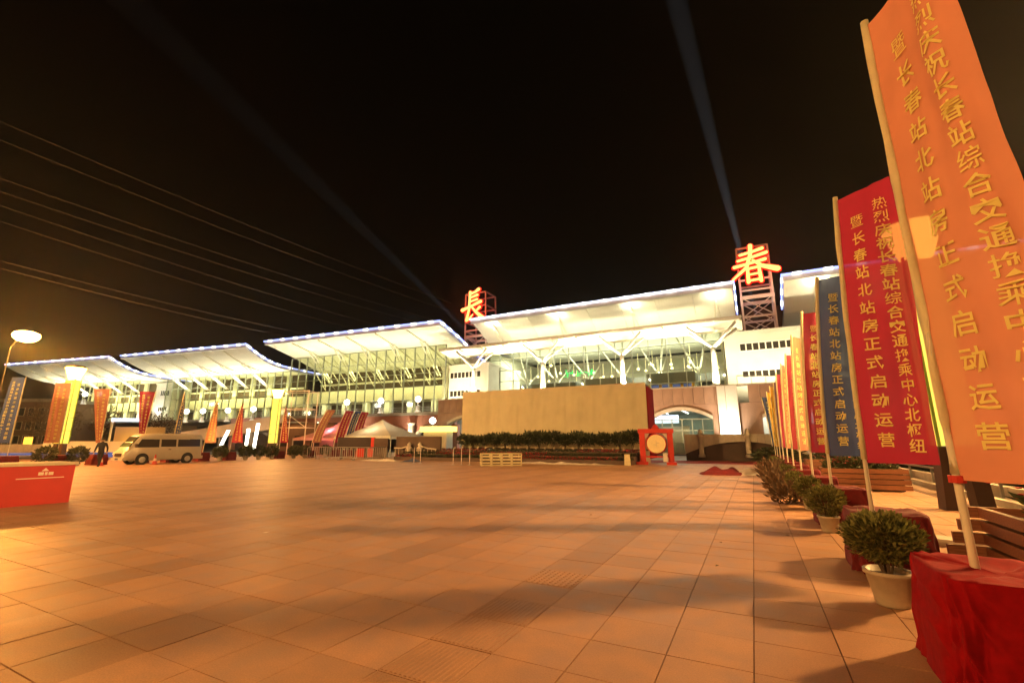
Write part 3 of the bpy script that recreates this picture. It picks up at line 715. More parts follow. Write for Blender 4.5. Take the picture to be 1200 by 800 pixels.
# ------------------------------------------------------------------ red character towers
def stroke(mb, pts, ws, s, y):
    P = []; W_ = []
    for k in range(len(pts) - 1):
        n = 5
        for q in range(n + (k == len(pts) - 2)):
            t = q / n; P.append(((pts[k][0] + (pts[k + 1][0] - pts[k][0]) * t) * s, y, (pts[k][1] + (pts[k + 1][1] - pts[k][1]) * t) * s)); W_.append((ws[k] + (ws[k + 1] - ws[k]) * t) * s)
    mb.path(P, W_, 8)
    for e in (0, -1): mb.lathe([(.02, -W_[e] * .98), (W_[e] * .8, -W_[e] * .6), (W_[e] * .99, 0), (W_[e] * .8, W_[e] * .6), (.02, W_[e] * .98)], 8, P[e])
CHANG = [([(38, 98), (36, 76), (34, 52)], [6, 5, 5]), ([(40, 92), (62, 96), (78, 103)], [5, 5, 7]), ([(38, 79), (72, 85)], [4, 6]), ([(37, 66), (71, 71)], [4, 5]),
         ([(2, 42), (40, 50), (88, 62)], [8, 5, 7]), ([(36, 50), (30, 30), (22, 6)], [5, 5, 6]), ([(22, 6), (34, 10), (52, 24)], [6, 5, 2]), ([(46, 48), (66, 30), (98, 8)], [4, 6, 9]), ([(84, 44), (64, 32)], [6, 3])]
CHUN = [([(24, 80), (50, 84), (76, 90)], [5, 5, 6]), ([(18, 65), (50, 70), (84, 77)], [5, 5, 6]), ([(8, 49), (50, 55), (80, 60)], [6, 5, 6]), ([(50, 102), (48, 78), (36, 44), (2, 16)], [7, 6, 6, 4]),
        ([(52, 62), (70, 44), (104, 30)], [4, 7, 10]), ([(38, 40), (37, 4)], [5, 6]), ([(38, 40), (64, 42), (66, 4)], [5, 5, 6]), ([(38, 24), (64, 25)], [4, 4]), ([(38, 8), (64, 9)], [4, 5])]
def sign_tower(name, label, x, y, z0, w_, d_, h, sx, strokes, sc, gx, gz, taper):
    r = thing('sign_tower', label, 'sign', (x, y, z0), 0, 'steel towers carrying one red character each')
    lv = [0, .2, .42, .5, .62, .82, 1.0]
    def c(i, t):
        k = 1 - taper * t
        return Vector(((-w_ / 2 if i in (0, 3) else w_ / 2) * (k if i in (1, 2) else 1), (0 if i in (0, 1) else d_ * k), h * t))
    for i in range(4):
        b = MB(); b.beam(c(i, 0), c(i, 1), .24, .24); b.build('leg', 'signsteel', r)
    for t in lv[1:]:
        b = MB()
        for i in range(4): b.beam(c(i, t), c((i + 1) % 4, t), .2 if t != .42 else .34, .24 if t != .42 else .45)
        b.build('cross_frame', 'signsteel', r)
    b = MB()
    for i in range(4):
        for (t0, t1) in ((0, .2), (.2, .42)):
            b.beam(c(i, t0), c((i + 1) % 4, t1), .1); b.beam(c((i + 1) % 4, t0), c(i, t1), .1)
    b.build('bracing', 'signsteel', r)
    m = MB()
    for p, ws in strokes: stroke(m, [(a_ * sx, b_) for a_, b_ in p], [q * .74 for q in ws], sc, 0)
    o = m.build('character', 'neon', r, True, (gx, -.85, gz))
    m = MB()
    for p, ws in strokes: stroke(m, [(a_ * sx, b_) for a_, b_ in p], [q * .74 + 3.0 for q in ws], sc, 0)
    m.v = [(v[0], v[1] * .35, v[2]) for v in m.v]
    m.build('character_halo', 'neonred', o, True, (0, .22, 0))  # enlarged red copy imitates the halo of glow round the strokes
    light('POINT', 'character_light', (0, -2.6, h * .75), 800, (1.0, .06, .02), r, 1.2)
    return r
sign_tower('chun', 'steel tower above the white block carrying the larger red neon character', 2.45, 69, 15.9, 3.9, 3.4, 12.6, 1.0, CHUN, .054, -2.85, 7.0, 0.0)
sign_tower('chang', 'tapering steel tower between two roofs carrying the smaller red neon character', -44.2, 70.5, 14.8, 4.7, 4.2, 14.5, .78, CHANG, .060, -2.6, 8.7, .12)
# searchlights
def searchlight(loc, tgt, power, spot, label):
    r = thing('searchlight', label, 'searchlight', loc, 0, 'searchlights on the roof')
    d = (Vector(tgt) - Vector(loc)).normalized()
    b = MB(); b.box(-.5, .5, -.5, .5, -1.4, -1.2); b.beam((-.5, 0, -1.2), (-.5, 0, .1), .12); b.beam((.5, 0, -1.2), (.5, 0, .1), .12); b.build('yoke', 'blackmetal', r)
    b = MB(); b.tube(-d * .6, d * .35, .42, 14); b.build('drum', 'blackmetal', r)
    b = MB(); b.tube(d * .352, d * .37, .38, 14); b.build('lens', 'ledwhite', r)
    light('SPOT', 'beam', d * .5, power, (.80, .88, 1.0), r, .1, target=d * 5, spot=spot, blend=.35)
searchlight((2.5, 75.6, 18.1), (-4.92, 85.0, 89.9), 3.4e7, R(3.6), 'searchlight at the foot of the larger character tower, beam straight up')
searchlight((-44.7, 77, 18.6), (-107.6, 58.7, 83.7), 9e6, R(3.8), 'searchlight beside the smaller character tower, beam leaning over the low halls')

# ------------------------------------------------------------------ lamps of the square
def light_column(x, y, z1, label, power, gx=0, seen=True):
    r = thing('light_column', label, 'street lamp', (x, y, 0), gx, 'glowing light columns of the square')
    for sx in (-1, 1):
        b = MB(); b.hexa([(sx * .30 - .16, -.16, 0), (sx * .30 + .16, -.16, 0), (sx * .30 + .16, .16, 0), (sx * .30 - .16, .16, 0),
                          (sx * .22 - .16, -.16, 1.4), (sx * .22 + .16, -.16, 1.4), (sx * .22 + .16, .16, 1.4), (sx * .22 - .16, .16, 1.4)]); b.build('leg', 'blackmetal', r)
    n = 5
    for k in range(n):
        a0 = 1.42 + (z1 - 2.35) * k / n; a1 = 1.42 + (z1 - 2.35) * (k + 1) / n - .03
        b = MB(); b.box(-.36, .36, -.2, .2, a0, a1); b.build('lit_panel', 'lampbody', r)
    b = MB()
    for sx in (-1, 1):
        for sy in (-1, 1): b.box(sx * .39 - .025, sx * .39 + .025, sy * .22 - .025, sy * .22 + .025, 1.4, z1 - .9)
    b.build('corner_post', 'lampedge', r)
    b = MB(); b.lathe([(.34, z1 - .88), (.62, z1 - .02), (.58, z1)], 14); b.build('lamp_head', 'lamphead', r, True)
    b = MB(); b.lathe([(.66, z1 + .01), (.5, z1 + .14), (.1, z1 + .2)], 14); b.build('cap', 'blackmetal', r)
    light('POINT', 'lamp_light', (0, 0, z1 - .45), power, SODIUM, r, .65)
light_column(4.15, 14.4, 6.95, 'glowing light column standing behind the orange and red banners', 12000, R(10))
light_column(-45, 15.1, 7.0, 'glowing yellow light column beside the banner nearest the red counter', 9000, R(20))
light_column(-45, 32, 7.0, 'glowing yellow light column beyond the rear of the minibus', 11000, R(20))
light_column(3.9, 34, 6.9, 'glowing light column hidden behind the far end of the banner row', 9000)
def street_lamp(x, y, h, label, power, arm, col=SODIUM_DEEP):
    r = thing('street_lamp', label, 'street lamp', (x, y, 0), 0, 'tall sodium street lamps')
    b = MB(); b.path([(0, 0, 0), (0, 0, .6), (0, 0, h - .6), (arm * .4, 0, h - .05), (arm, 0, h)], [.06, .05, .035, .025, .025], 8); b.build('pole', 'rubber', r, True)
    b = MB(); b.lathe([(.38, .262), (.3, .34), (.08, .38)], 14, (arm, 0, h)); b.build('hood', 'rubber', r, True)
    b = MB(); b.lathe([(.06, -.36), (.34, -.29), (.52, -.14), (.56, .0), (.5, .12), (.3, .2)], 16, (arm, 0, h)); b.v = [((q[0] - arm) * 1.25 + arm, q[1] * 1.25, (q[2] - h) * 1.3 + h) for q in b.v]; b.build('bowl', 'sodium', r, True)
    light('POINT', 'lamp_light', (arm, 0, h - .5), power, col, r, .4)
street_lamp(-45.7, 11.6, 8.6, 'tall sodium street lamp with glaring bowl above the low roofs', 24000, 2.4, (1, .36, .06))
street_lamp(-9, -13, 10, 'unseen tall sodium street lamp on the square behind the viewer', 18000, 1.1)  # unseen lamp put in to light the foreground and the banner fronts
street_lamp(-32, -10, 10, 'unseen tall sodium street lamp by the far side of the square behind the viewer', 3500, 1.1)  # second unseen lamp, weak fill for the foreground

def fill_mast(x, y, h, power, label, aim=None, down=None):  # unseen masts, added to fill the square and the stage with light
    mast = thing('fill_mast', label, 'light mast', (x, y, 0), 0, 'unseen lighting masts added round the square')
    b = MB(); b.path([(0, 0, 0), (0, 0, h * .5), (0, 0, h)], [.28, .2, .12], 12); b.build('mast', 'steel', mast, True)
    b = MB(); b.lathe([(1.5, h - .6), (1.6, h - .5), (1.5, h - .4)], 24); b.build('ring', 'blackmetal', mast)
    for k in range(8):
        a = k * PI / 4; b = MB(); b.lathe([(.3, h - 1.2), (.34, h - .9), (.2, h - .62)], 12, (1.5 * math.cos(a), 1.5 * math.sin(a), 0)); b.build('floodlight', 'sodium', mast)
    if down: light('SPOT', 'mast_fill', (0, 0, h - 1.8), power, SODIUM, mast, .7, target=Vector(down) - Vector((x, y, 0)), spot=R(112), blend=.6)
    else: light('POINT', 'mast_fill', (0, 0, h - 1.8), power, SODIUM, mast, .7)
    if aim: light('SPOT', 'stage_fill', (0, 0, h - 1.5), aim[1], (1.0, .58, .2), mast, .7, target=Vector(aim[0]) - Vector((x, y, 0)), spot=R(80), blend=1)  # extra spot added to brighten the stage tarpaulin
fill_mast(17, 20, 15, 52000, 'unseen lighting mast added beyond the side lane to light the square', None, (-3, 11, 0))
fill_mast(-40, -9, 17, 6000, 'unseen tall lighting mast added behind the viewer to light the stage', ((-15, 36, 3.0), 95000))

# ------------------------------------------------------------------ banners
LONG = '热烈庆祝长春站综合交通换乘中心北枢纽'
SHORT = '暨长春站北站房正式启动运营'
_glyph = {}
def glyph(ch):
    if ch not in _glyph:
        c = bpy.data.curves.new('glyph', 'FONT'); c.body = ch; c.offset = {'暨': .0, '综': .006, '热': .006, '烈': .006, '乘': .006, '换': .006}.get(ch, .015); c.resolution_u = 1
        o = bpy.data.objects.new('glyph', c); COL.objects.link(o)
        me = bpy.data.meshes.new_from_object(o.evaluated_get(bpy.context.evaluated_depsgraph_get()))
        xs = [v.co.x for v in me.vertices]; ys = [v.co.y for v in me.vertices]
        cx, cy_ = (min(xs) + max(xs)) / 2, (min(ys) + max(ys)) / 2
        _glyph[ch] = ([(v.co.x - cx, v.co.y - cy_) for v in me.vertices], [tuple(p.vertices) for p in me.polygons])
        bpy.data.objects.remove(o); bpy.data.curves.remove(c)
    return _glyph[ch]
def banner(x, y, label, colour, a0, a1, lean=(0, 0), w0=.88, w1=.88, zt=5.0, zb=1.3, group=None, wave=.05, ph=0., base=0.0, tie=False, res=14, curl=0.0, each=False):
    """pole at (x, y); cloth leaves the pole in direction a0 (top) .. a1 (bottom)"""
    r = thing('banner', label, 'banner', (x, y, 0), 0, group)
    H = zt - zb
    def pole(z): t = z / zt; return Vector((lean[0] * t * t, lean[1] * t * t, z))
    def pos(s, t, off=0.0):
        a = R(a0 + (a1 - a0) * t); w_ = w0 + (w1 - w0) * t; k = curl * s * s
        d = Vector((math.cos(a + k), math.sin(a + k), 0)); n = Vector((-math.sin(a + k), math.cos(a + k), 0))
        dis = wave * s * (math.sin(s * 5.5 + t * 4 + ph) + .5 * math.sin(s * 9 - t * 9 + ph * 2)) + .012 * math.sin(s * 23 + t * 5 + ph) * s
        dis += (.02 * noise.noise(Vector((s * 4 + ph, t * 9, ph))) + .005 * noise.noise(Vector((s * 9, t * 18, ph)))) * min(1, s * 4)
        sag = -.06 * s * s * math.sin(PI * min(1, t * 1.0))
        return pole(zt - .04 - t * H) + d * (w_ * s) + n * (dis + off) + Vector((0, 0, sag * .5))
    b = MB(); b.path([pole(zt * k / 6) for k in range(7)], [.027 - .0015 * k for k in range(7)], 8); b.build('pole', 'polewhite', r, True)
    b = MB(); b.path([pole(zb + (H + .02) * k / 10) + Vector((.004 * math.sin(k * 2.1), 0, 0)) for k in range(11)], [.034 + .003 * math.sin(k * 2.3 + ph) for k in range(11)], 8); b.build('sleeve', 'sleeve', r, True)
    b = MB(); b.grid(lambda s, t: pos(.03 + .97 * s, t), res, res * 3); cl = b.build('cloth', colour, r, True)
    L = MB()
    for text, s0, t0, t1, size in ((SHORT, .36, .085, .955, .19), (LONG, .74, .055, .965, .175)):
        for i, ch in enumerate(text):
            gv, gf = glyph(ch); tc = t0 + (t1 - t0) * (i + .5) / len(text); k = len(L.v)
            for side in (-.011, .011):
                base_i = len(L.v)
                for gx, gy in gv: L.v.append(tuple(pos(s0 + gx * size / max(w0, w1), tc - gy * size / H, side)))
                for f in gf: L.f.append(tuple(base_i + q for q in (f if side < 0 else reversed(f))))
            if each: L.build('character', 'ink', cl); L = MB()
    if not each: tag(L.build('lettering', 'ink', cl), kind='stuff')
    if tie:
        b = MB(); p = pole(zb - .06); b.tube(p, p + Vector((0, 0, .05)), .05, 10); b.build('tie', 'tie', r)
    return r
GR = 'banners along the row of draped boxes and potted shrubs'
PY = [4.45, 7.6, 11.1, 14.3, 17.5, 20.7, 23.9, 27.1, 30.3, 33.5, 36.7, 40.0]
RB = [('f_orange', 'large orange banner with yellow lettering rising above the nearest draped box', -66, -58, (-.02, -.05), .74, .86),
      ('f_red', 'crimson banner with two columns of yellow lettering, next behind the large orange one', -38, -32, (.16, 0), .74, .78),
      ('f_navy', 'navy blue banner with yellow lettering between two red ones', -8, -10, (.28, 0), .75, .78),
      ('f_red', 'red banner next behind the navy blue one, before the wooden planter with red flowers', 4, 0, (.26, 0), .75, .75),
      ('f_orange', 'narrow rust orange banner turned edge on behind the red one', 50, 55, (.22, 0), .75, .75),
      ('f_rose', 'rose red banner with yellow sleeve, sixth from the nearest in the row', 4, 8, (.2, 0), .75, .75),
      ('f_orange', 'orange banner turned away, seventh from the nearest in the row', 60, 55, (.2, 0), .75, .75),
      ('f_red', 'red banner in the far part of the row, third before the yellow one', 20, 16, (.12, 0), .75, .75),
      ('f_purple', 'dull purple banner in the far part of the row, before the yellow one', 30, 30, (.1, 0), .75, .75),
      ('f_yellow', 'yellow banner near the far end of the row', 6, 10, (.0, 0), .8, .8),
      ('f_yellow', 'yellow banner second from the far end of the row, next to the last navy one', 20, 20, (-.1, 0), .75, .75),
      ('f_navy', 'last navy banner at the far end of the row, against the arches', 10, 14, (-.4, 0), .8, .8)]
for i, (c, lb, a0, a1, ln, w0, w1) in enumerate(RB):
    banner(1.26, PY[i], lb, c, a0, a1, ln, w0, w1, 5.12 if i == 0 else 4.95 + .06 * math.sin(i * 2.2), 1.28, GR, .06 if i else .05, i * 1.3, tie=(i == 0), res=56 if i < 2 else (40 if i < 4 else 20), each=i < 4)
GLF = 'banners along the far side of the square'
LB = [('f_navy', -40, 11.1, 'dull blue grey banner at the edge of the view behind the red counter', 205, 215, .95, .95, (.1, 0), 5.5),
      ('f_orange', -40, 13.35, 'wide orange banner with two lines of lettering beside the first light column', 215, 215, .95, .95, (0, 0), 5.4),
      ('f_orange', -40, 15.5, 'orange banner narrowing to its foot behind the walking person', 235, 250, .9, .25, (0, 0), 5.2),
      ('f_red', -40, 18.0, 'red banner narrowing to a point above the front of the minibus', 240, 255, .95, .2, (.2, .2), 5.25),
      ('f_navy', -40, 20.0, 'dark narrow banner almost edge on above the roof of the minibus', 20, 130, .1, .62, (0, .3), 5.4),
      ('f_orange', -40, 22.3, 'orange red banner hanging from a pointed top just behind the minibus', 60, 30, .08, .95, (.2, .5), 4.9),
      ('f_red', -40, 24.5, 'red banner hanging from a pointed top, second behind the minibus', 60, 30, .08, .95, (.2, .5), 4.9),
      ('f_red', -40, 29.2, 'narrow red banner hanging next to the second light column', 70, 30, .08, .75, (0, .2), 4.95),
      ('f_orange', -40, 32.7, 'leaning orange red banner nearest the scaffold frames', 80, 80, .95, .95, (.4, 1.4), 4.9),
      ('f_red', -40, 35.6, 'leaning red banner before the pink tent', 75, 75, .95, .95, (.3, 1.1), 4.95),
      ('f_navy', -40, 37.0, 'dark blue leaning banner between two leaning red ones', 80, 80, .8, .8, (.3, 1.0), 4.95),
      ('f_red', -40, 38.0, 'last leaning red banner, directly beside the dark blue one', 75, 75, .95, .95, (.3, 1.0), 4.95)]
for i, (c, x, y, lb, a0, a1, w0, w1, ln, zt) in enumerate(LB):
    banner(x, y, lb, c, a0, a1, ln, w0, w1, zt, 1.5, GLF, .03, i * 1.7, res=20)

# ------------------------------------------------------------------ cloth draped boxes, pots, shrubs
RIDGES = [(.42, .17, .03, .010), (.47, .22, .035, .013), (.55, .20, .03, .010), (.60, .13, .035, .012), (.66, .15, .03, .009), (.72, .10, .035, .012), (.79, .06, .03, .01), (.86, -.05, .03, .012), (.1, .08, .03, .012), (.25, -.1, .03, .012)]
def cover_mesh(lx, ly, H, seed, N=140, ML=26):
    mb = MB(); k0 = 0
    def ring(t, gro):
        a = 2 * PI * t; c, s = math.cos(a), math.sin(a); e = .28
        x = math.copysign(abs(c) ** e, c) * lx / 2; y = math.copysign(abs(s) ** e, s) * ly / 2
        return x, y
    for j in range(ML + 1):
        v = j / ML
        for i in range(N):
            t = i / N; x, y = ring(t, 0); d = Vector((x, y)).normalized()
            p = noise.noise(Vector((math.cos(2 * PI * t) * 3.2 + seed, math.sin(2 * PI * t) * 3.2, v * .9)))
            q = noise.noise(Vector((math.cos(2 * PI * t) * 8 + seed, math.sin(2 * PI * t) * 8, v * 2.2 + 5)))
            dg = math.sin((t * 22 + v * 2.2) * PI + seed) * .5 + math.sin((t * 9 - v * 3.0) * PI + seed * 2) * .5
            o = .012 + v * (.05 + .08 * p + .05 * q) + .022 * dg * min(1, v * 2.5 + .2)
            for t0, k_, a_, w2 in RIDGES: o += a_ * math.exp(-((t - t0 - k_ * v - .015 * p) / w2) ** 2) * min(1, v * 4 + .25)
            z = H * (1 - v) + (.018 * q if v < .1 else 0)
            mb.v.append((x + d.x * o, y + d.y * o, max(z, .008 if j < ML else .004)))
    for j in range(ML):
        for i in range(N):
            i2 = (i + 1) % N; mb.f.append((j * N + i, (j + 1) * N + i, (j + 1) * N + i2, j * N + i2))
    K = 9; last = list(range(N))
    for r_ in range(1, K + 1):
        f = 1 - r_ / K; st = len(mb.v)
        if r_ < K:
            for i in range(N):
                x, y = ring(i / N, 0); xx, yy = x * f, y * f
                z = H + .02 * noise.noise(Vector((xx * 6 + seed, yy * 6, 2))) - .03 * (1 - f) + .015 * math.sin(i / N * 2 * PI * 7 + f * 3) * f
                mb.v.append((xx, yy, z))
            cur = list(range(st, st + N))
            for i in range(N):
                i2 = (i + 1) % N; mb.f.append((last[i], last[i2], cur[i2], cur[i]))
            last = cur
        else:
            mb.v.append((0, 0, H - .03))
            for i in range(N): mb.f.append((last[i], last[(i + 1) % N], st))
    return mb
GBOX = 'cloth draped boxes at the banner poles'
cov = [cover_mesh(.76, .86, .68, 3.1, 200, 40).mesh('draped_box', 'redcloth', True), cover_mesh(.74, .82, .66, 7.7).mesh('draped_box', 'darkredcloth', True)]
names = ['the large orange banner', 'the crimson banner', 'the navy blue banner', 'the red banner behind the navy one', 'the narrow rust orange banner', 'the rose red banner', 'the turned away orange banner', 'the far red banner', 'the dull purple banner', 'the first yellow banner', 'the second yellow banner', 'the last navy banner']
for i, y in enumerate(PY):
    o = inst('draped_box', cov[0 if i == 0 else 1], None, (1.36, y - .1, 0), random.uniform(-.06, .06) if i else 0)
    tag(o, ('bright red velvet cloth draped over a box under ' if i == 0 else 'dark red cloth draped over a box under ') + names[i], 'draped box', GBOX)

def leafball(n, rx, rz_, size, seed, core=.55, up=.5):
    rnd = random.Random(seed); mb = MB()
    for _ in range(n):
        u = rnd.uniform(-1, 1); th = rnd.uniform(0, 2 * PI); s = math.sqrt(1 - u * u)
        d = Vector((s * math.cos(th), s * math.sin(th), u)); rad = core + (1 - core) * rnd.random() ** .6
        lump = 1 + .22 * noise.noise(d * 2.2 + Vector((seed, 0, 0)))
        p = Vector((d.x * rx, d.y * rx, d.z * rz_)) * rad * lump
        o = (d + Vector((rnd.uniform(-.7, .7), rnd.uniform(-.7, .7), up + rnd.uniform(-.5, .5)))).normalized()
        a = o.cross(Vector((rnd.uniform(-1, 1), rnd.uniform(-1, 1), rnd.uniform(-1, 1))))
        if a.length < .01: continue
        a.normalize(); L = size * rnd.uniform(.6, 1.4); wd = L * .2
        mb.quad(p, p + o * L * .5 + a * wd, p + o * L, p + o * L * .5 - a * wd)
    return mb
potm = MB(); potm.lathe([(.125, 0), (.135, .02), (.185, .27), (.2, .275), (.2, .31), (.175, .31), (.165, .25)], 20); potm = potm.mesh('pot', 'pot', True)
soilm = MB(); soilm.lathe([(.16, .262), (.08, .275), (.01, .28)], 14); soilm = soilm.mesh('soil', 'soil')
stm = MB()
rnd = random.Random(5)
for k in range(9):
    a = rnd.uniform(0, 2 * PI); stm.path([(.03 * math.cos(a), .03 * math.sin(a), .26), (.09 * math.cos(a), .09 * math.sin(a), .42), (.22 * math.cos(a), .22 * math.sin(a), .62)], [.012, .009, .004], 5)
stm = stm.mesh('stem', 'bark')
crown_hi = leafball(6500, .31, .215, .05, 1, .3).mesh('crown', 'leaf'); crown_lo = leafball(2200, .33, .28, .075, 2, .45).mesh('crown', 'leaf')
crown_dark = leafball(900, .42, .38, .15, 3, .4).mesh('crown', 'leafdark')
GPOT = 'potted shrubs between the draped boxes'
def potted(x, y, crown, label, s=1.0, group=GPOT, cz=.60):
    r = thing('potted_shrub', label, 'potted shrub', (x, y, 0), random.uniform(0, 6), group); r.scale = (s, s, s)
    p = inst('pot', potm, r); inst('soil', soilm, p); inst('stem', stm, r); inst('crown', crown, r, (0, 0, cz))
    return r
potted(1.02, 5.85, crown_hi, 'feathery potted shrub in pale pot right behind the bright red draped box')
potted(1.02, 9.9, crown_lo, 'round potted shrub in pale pot beyond the second draped box', .85)
mid = ['between the navy banner and the red one behind it', 'beside the narrow rust orange banner', 'beside the rose red banner', 'beside the turned away orange banner', 'beside the far red banner', 'beside the dull purple banner', 'beside the first yellow banner', 'beside the last navy banner']
for k, y in enumerate([12.9, 16, 19.2, 22.4, 25.6, 28.8, 32, 38]):
    potted(1.0 + random.uniform(-.06, .06), y, crown_lo, 'round potted shrub in the row ' + mid[k], random.uniform(.68, .82))
dry = leafball(420, .5, .36, .2, 9, .2, .9).mesh('dry_bush', 'leafdry')
for k, (y, s, lb) in enumerate(((13.8, .75, 'brown dry bush lying by the fourth banner pole'), (16.8, .9, 'brown dry bush lying by the fifth banner pole'), (20, 1.0, 'brown dry bush lying by the sixth banner pole'), (23.2, 1.1, 'brown dry bush lying by the seventh banner pole'))):
    o = inst('dry_bush', dry, None, (.62, y, .30 * s), k * 1.3); o.scale = (s, s, s); tag(o, lb, 'bush', 'dry bushes beside the pole row')
# far side of the square: boxes and shrubs
lname = ['the dull blue grey banner', 'the wide orange banner', 'the orange banner behind the walking person', 'the red banner above the minibus front', 'the dark narrow banner', 'the first pointed red banner behind the minibus', 'the second pointed red banner', 'the narrow red banner by the light column', 'the leaning orange banner', 'the first leaning red banner', 'the dark blue leaning banner', 'the last leaning red banner']
for i, b in enumerate(LB):
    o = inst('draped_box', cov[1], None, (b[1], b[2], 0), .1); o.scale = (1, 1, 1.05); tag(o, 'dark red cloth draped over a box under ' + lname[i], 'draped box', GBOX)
for k, (y, lb) in enumerate(((12.6, 'between the dull blue grey banner and the wide orange one'), (14.2, 'just beyond the wide orange banner by the light column'), (23.4, 'between the two pointed red banners'), (25.6, 'beyond the second pointed red banner'), (26.8, 'halfway to the second light column'), (28.1, 'before the narrow red banner'), (30.4, 'beyond the narrow red banner'), (31.6, 'before the leaning orange banner'), (34.1, 'between leaning orange and red banners'))):
    potted(-39.4, y, crown_dark, 'dark potted shrub ' + lb, 1.2, 'potted shrubs on the far side of the square', .6)

# ------------------------------------------------------------------ wooden planters on the side lane
def planter(name, label, x, y, lx, ly, n, hh, protr, flowers=True, rz=0):
    r = thing(name, label, 'planter', (x, y, 0), rz, 'wooden plank planters')
    for k in range(n):
        z0 = .06 + k * hh; z1 = z0 + hh - .025; e = protr * (1 - k / n) + .06
        for yy in (0, ly - .06):
            b = MB(); b.box(-e, lx + e, yy, yy + .06, z0, z1); b.build('plank', 'wood', r)
        for xx in (0, lx - .06):
            b = MB(); b.box(xx - .003, xx + .063, .062, ly - .062, z0 + .004, z1 - .004); b.build('plank', 'wood', r)
    b = MB(); b.box(.065, lx - .065, .07, ly - .07, .03, n * hh - .05); b.build('soil', 'soil', r)
    for xx in (.15, lx - .2):
        b = MB(); b.box(xx, xx + .06, .1, ly - .1, 0, .058); b.build('foot', 'stone', r)
    z = n * hh
    lv = MB(); fl = MB(); rn = random.Random(int(x * 10 + y))
    tmp = leafball(int(900 * lx), lx * .48, .26, .14, 4, .2)
    lv.v = [(v[0] + lx / 2, v[1] * ly / lx + ly / 2, v[2] + z + .1) for v in tmp.v]; lv.f = tmp.f
    o = lv.build('foliage', 'leafdark', r); tag(o, kind='stuff')
    for _ in range(int(60 * lx)):
        p = Vector((rn.uniform(.1, lx - .1), rn.uniform(.1, ly - .1), z + rn.uniform(.15, .42)))
        for q in range(5):
            a = q * 1.256 + rn.random(); d = Vector((math.cos(a), math.sin(a), .4)) * .05; s = Vector((-math.sin(a), math.cos(a), 0)) * .03
            fl.quad(p, p + d * .6 + s, p + d, p + d * .6 - s)
    o = fl.build('blossoms', 'flower', r); tag(o, kind='stuff')
    return r
planter('wooden_planter', 'dark plank planter with red flowers beside the large orange banner', 2.25, 4.6, 1.7, 2.95, 5, .145, .34)
planter('wooden_planter', 'plank planter with red flowers behind the navy and crimson banners', 1.95, 18.4, 2.1, 1.3, 4, .16, .05)
planter('wooden_planter', 'plank planter farther off behind the rose red banner', 2.3, 27.4, 2.1, 1.3, 4, .16, .05)
b = MB(); b.hexa([(-.36, -.2, 0), (.36, -.2, 0), (.36, .2, 0), (-.36, .2, 0), (-.35, -.19, .1), (.35, -.19, .1), (.35, .19, .1), (-.35, .19, .1)])
b = b.build('stone_block', 'stone', None, loc=(2.55, 9.45, 0), rz=-.35); tag(b, 'pale flat stone block lying on the paving before the plank planter', 'stone block')
kb = thing('low_wall', 'long low stone wall with rail along the side lane behind the banners', 'wall', (0, 0, 0))
for i in range(24):
    b = MB(); b.box(5.1, 5.42, 6 + i * 1.25, 7.24 + i * 1.25, -.004, .16); b.build('kerb_block', 'kerb', kb)
for i in range(24):
    b = MB(); b.box(5.43, 5.7, 6 + i * 1.25, 7.23 + i * 1.25, .0, .42); b.build('wall_block', 'kerb', kb)
b = MB(); b.box(5.3, 5.36, 6, 36, .62, .68)
for i in range(13): b.box(5.3, 5.36, 6 + i * 2.5, 6.06 + i * 2.5, .16, .62)
b.build('rail', 'steel', kb)
hb = leafball(7000, 1, 1, .2, 6, .3)
h_ = MB(); h_.v = [(7.0 + v[0] * 1.1, 21 + v[1] * 15.5, .55 + v[2] * .5) for v in hb.v]; h_.f = hb.f
h_ = h_.build('hedge', 'leafdark'); tag(h_, 'long dark hedge behind the low stone wall', 'hedge'); h_['kind'] = 'stuff'

# ------------------------------------------------------------------ stage, beds, drum
st = thing('stage_backdrop', 'large stage box wrapped in beige tarpaulin in front of the central hall', 'stage', (0, 0, 0))
def drape(s, t):
    x = -23.9 + 16.9 * s; z = 6.1 - 5.05 * t - .06 * s
    fold = .07 * (abs(math.sin(s * PI * 11.5)) ** .6 - .5) + .03 * math.sin(s * 2 * PI * 27 + t * 3) * (0.3 + .7 * t) + .10 * noise.noise(Vector((s * 14, t * 2.0, 1))) + .05 * noise.noise(Vector((s * 30 + t * 6, t * 5, 4)))
    fold += .12 * max(0, 1 - abs((s * 16.9 - 3.4) - t * .9) * 3.0) * t - .1 * max(0, 1 - abs((s * 16.9 - 12.6) + t * 3.2 - 2) * 2.2)
    return (x, 36 - fold, z)
b = MB(); b.grid(drape, 220, 44); b.build('tarpaulin', 'curtain', st, True)
b = MB(); b.box(-23.8, -7.1, 36.25, 38.3, .9, 5.95); b.build('stage_box', 'brownwall', st)
b = MB(); b.box(-7.0, -6.9, 36.02, 38.4, .3, 5.7); b.build('red_side_cloth', 'redcloth', st)
b = MB(); b.box(-24, -7, 34.6, 36.2, .0, .86); b.build('stage_apron', 'beigetop', st)
for i in range(22):
    b = MB(); x = -23.6 + i * .79; b.box(x - .05, x + .05, 34.46, 34.57, .5, 1.12); b.build('apron_post', 'beigetop', st)
for i in range(7):
    o = MB(); x = -22.4 + i * 2.2; o.box(x - .3, x + .3, 36.4, 36.9, 5.97, 6.12); o.build('weight_bag', 'redcloth', st)
bed = thing('flower_bed', 'tiered bed of red flowers along the front of the stage', 'flower bed', (0, 0, 0))
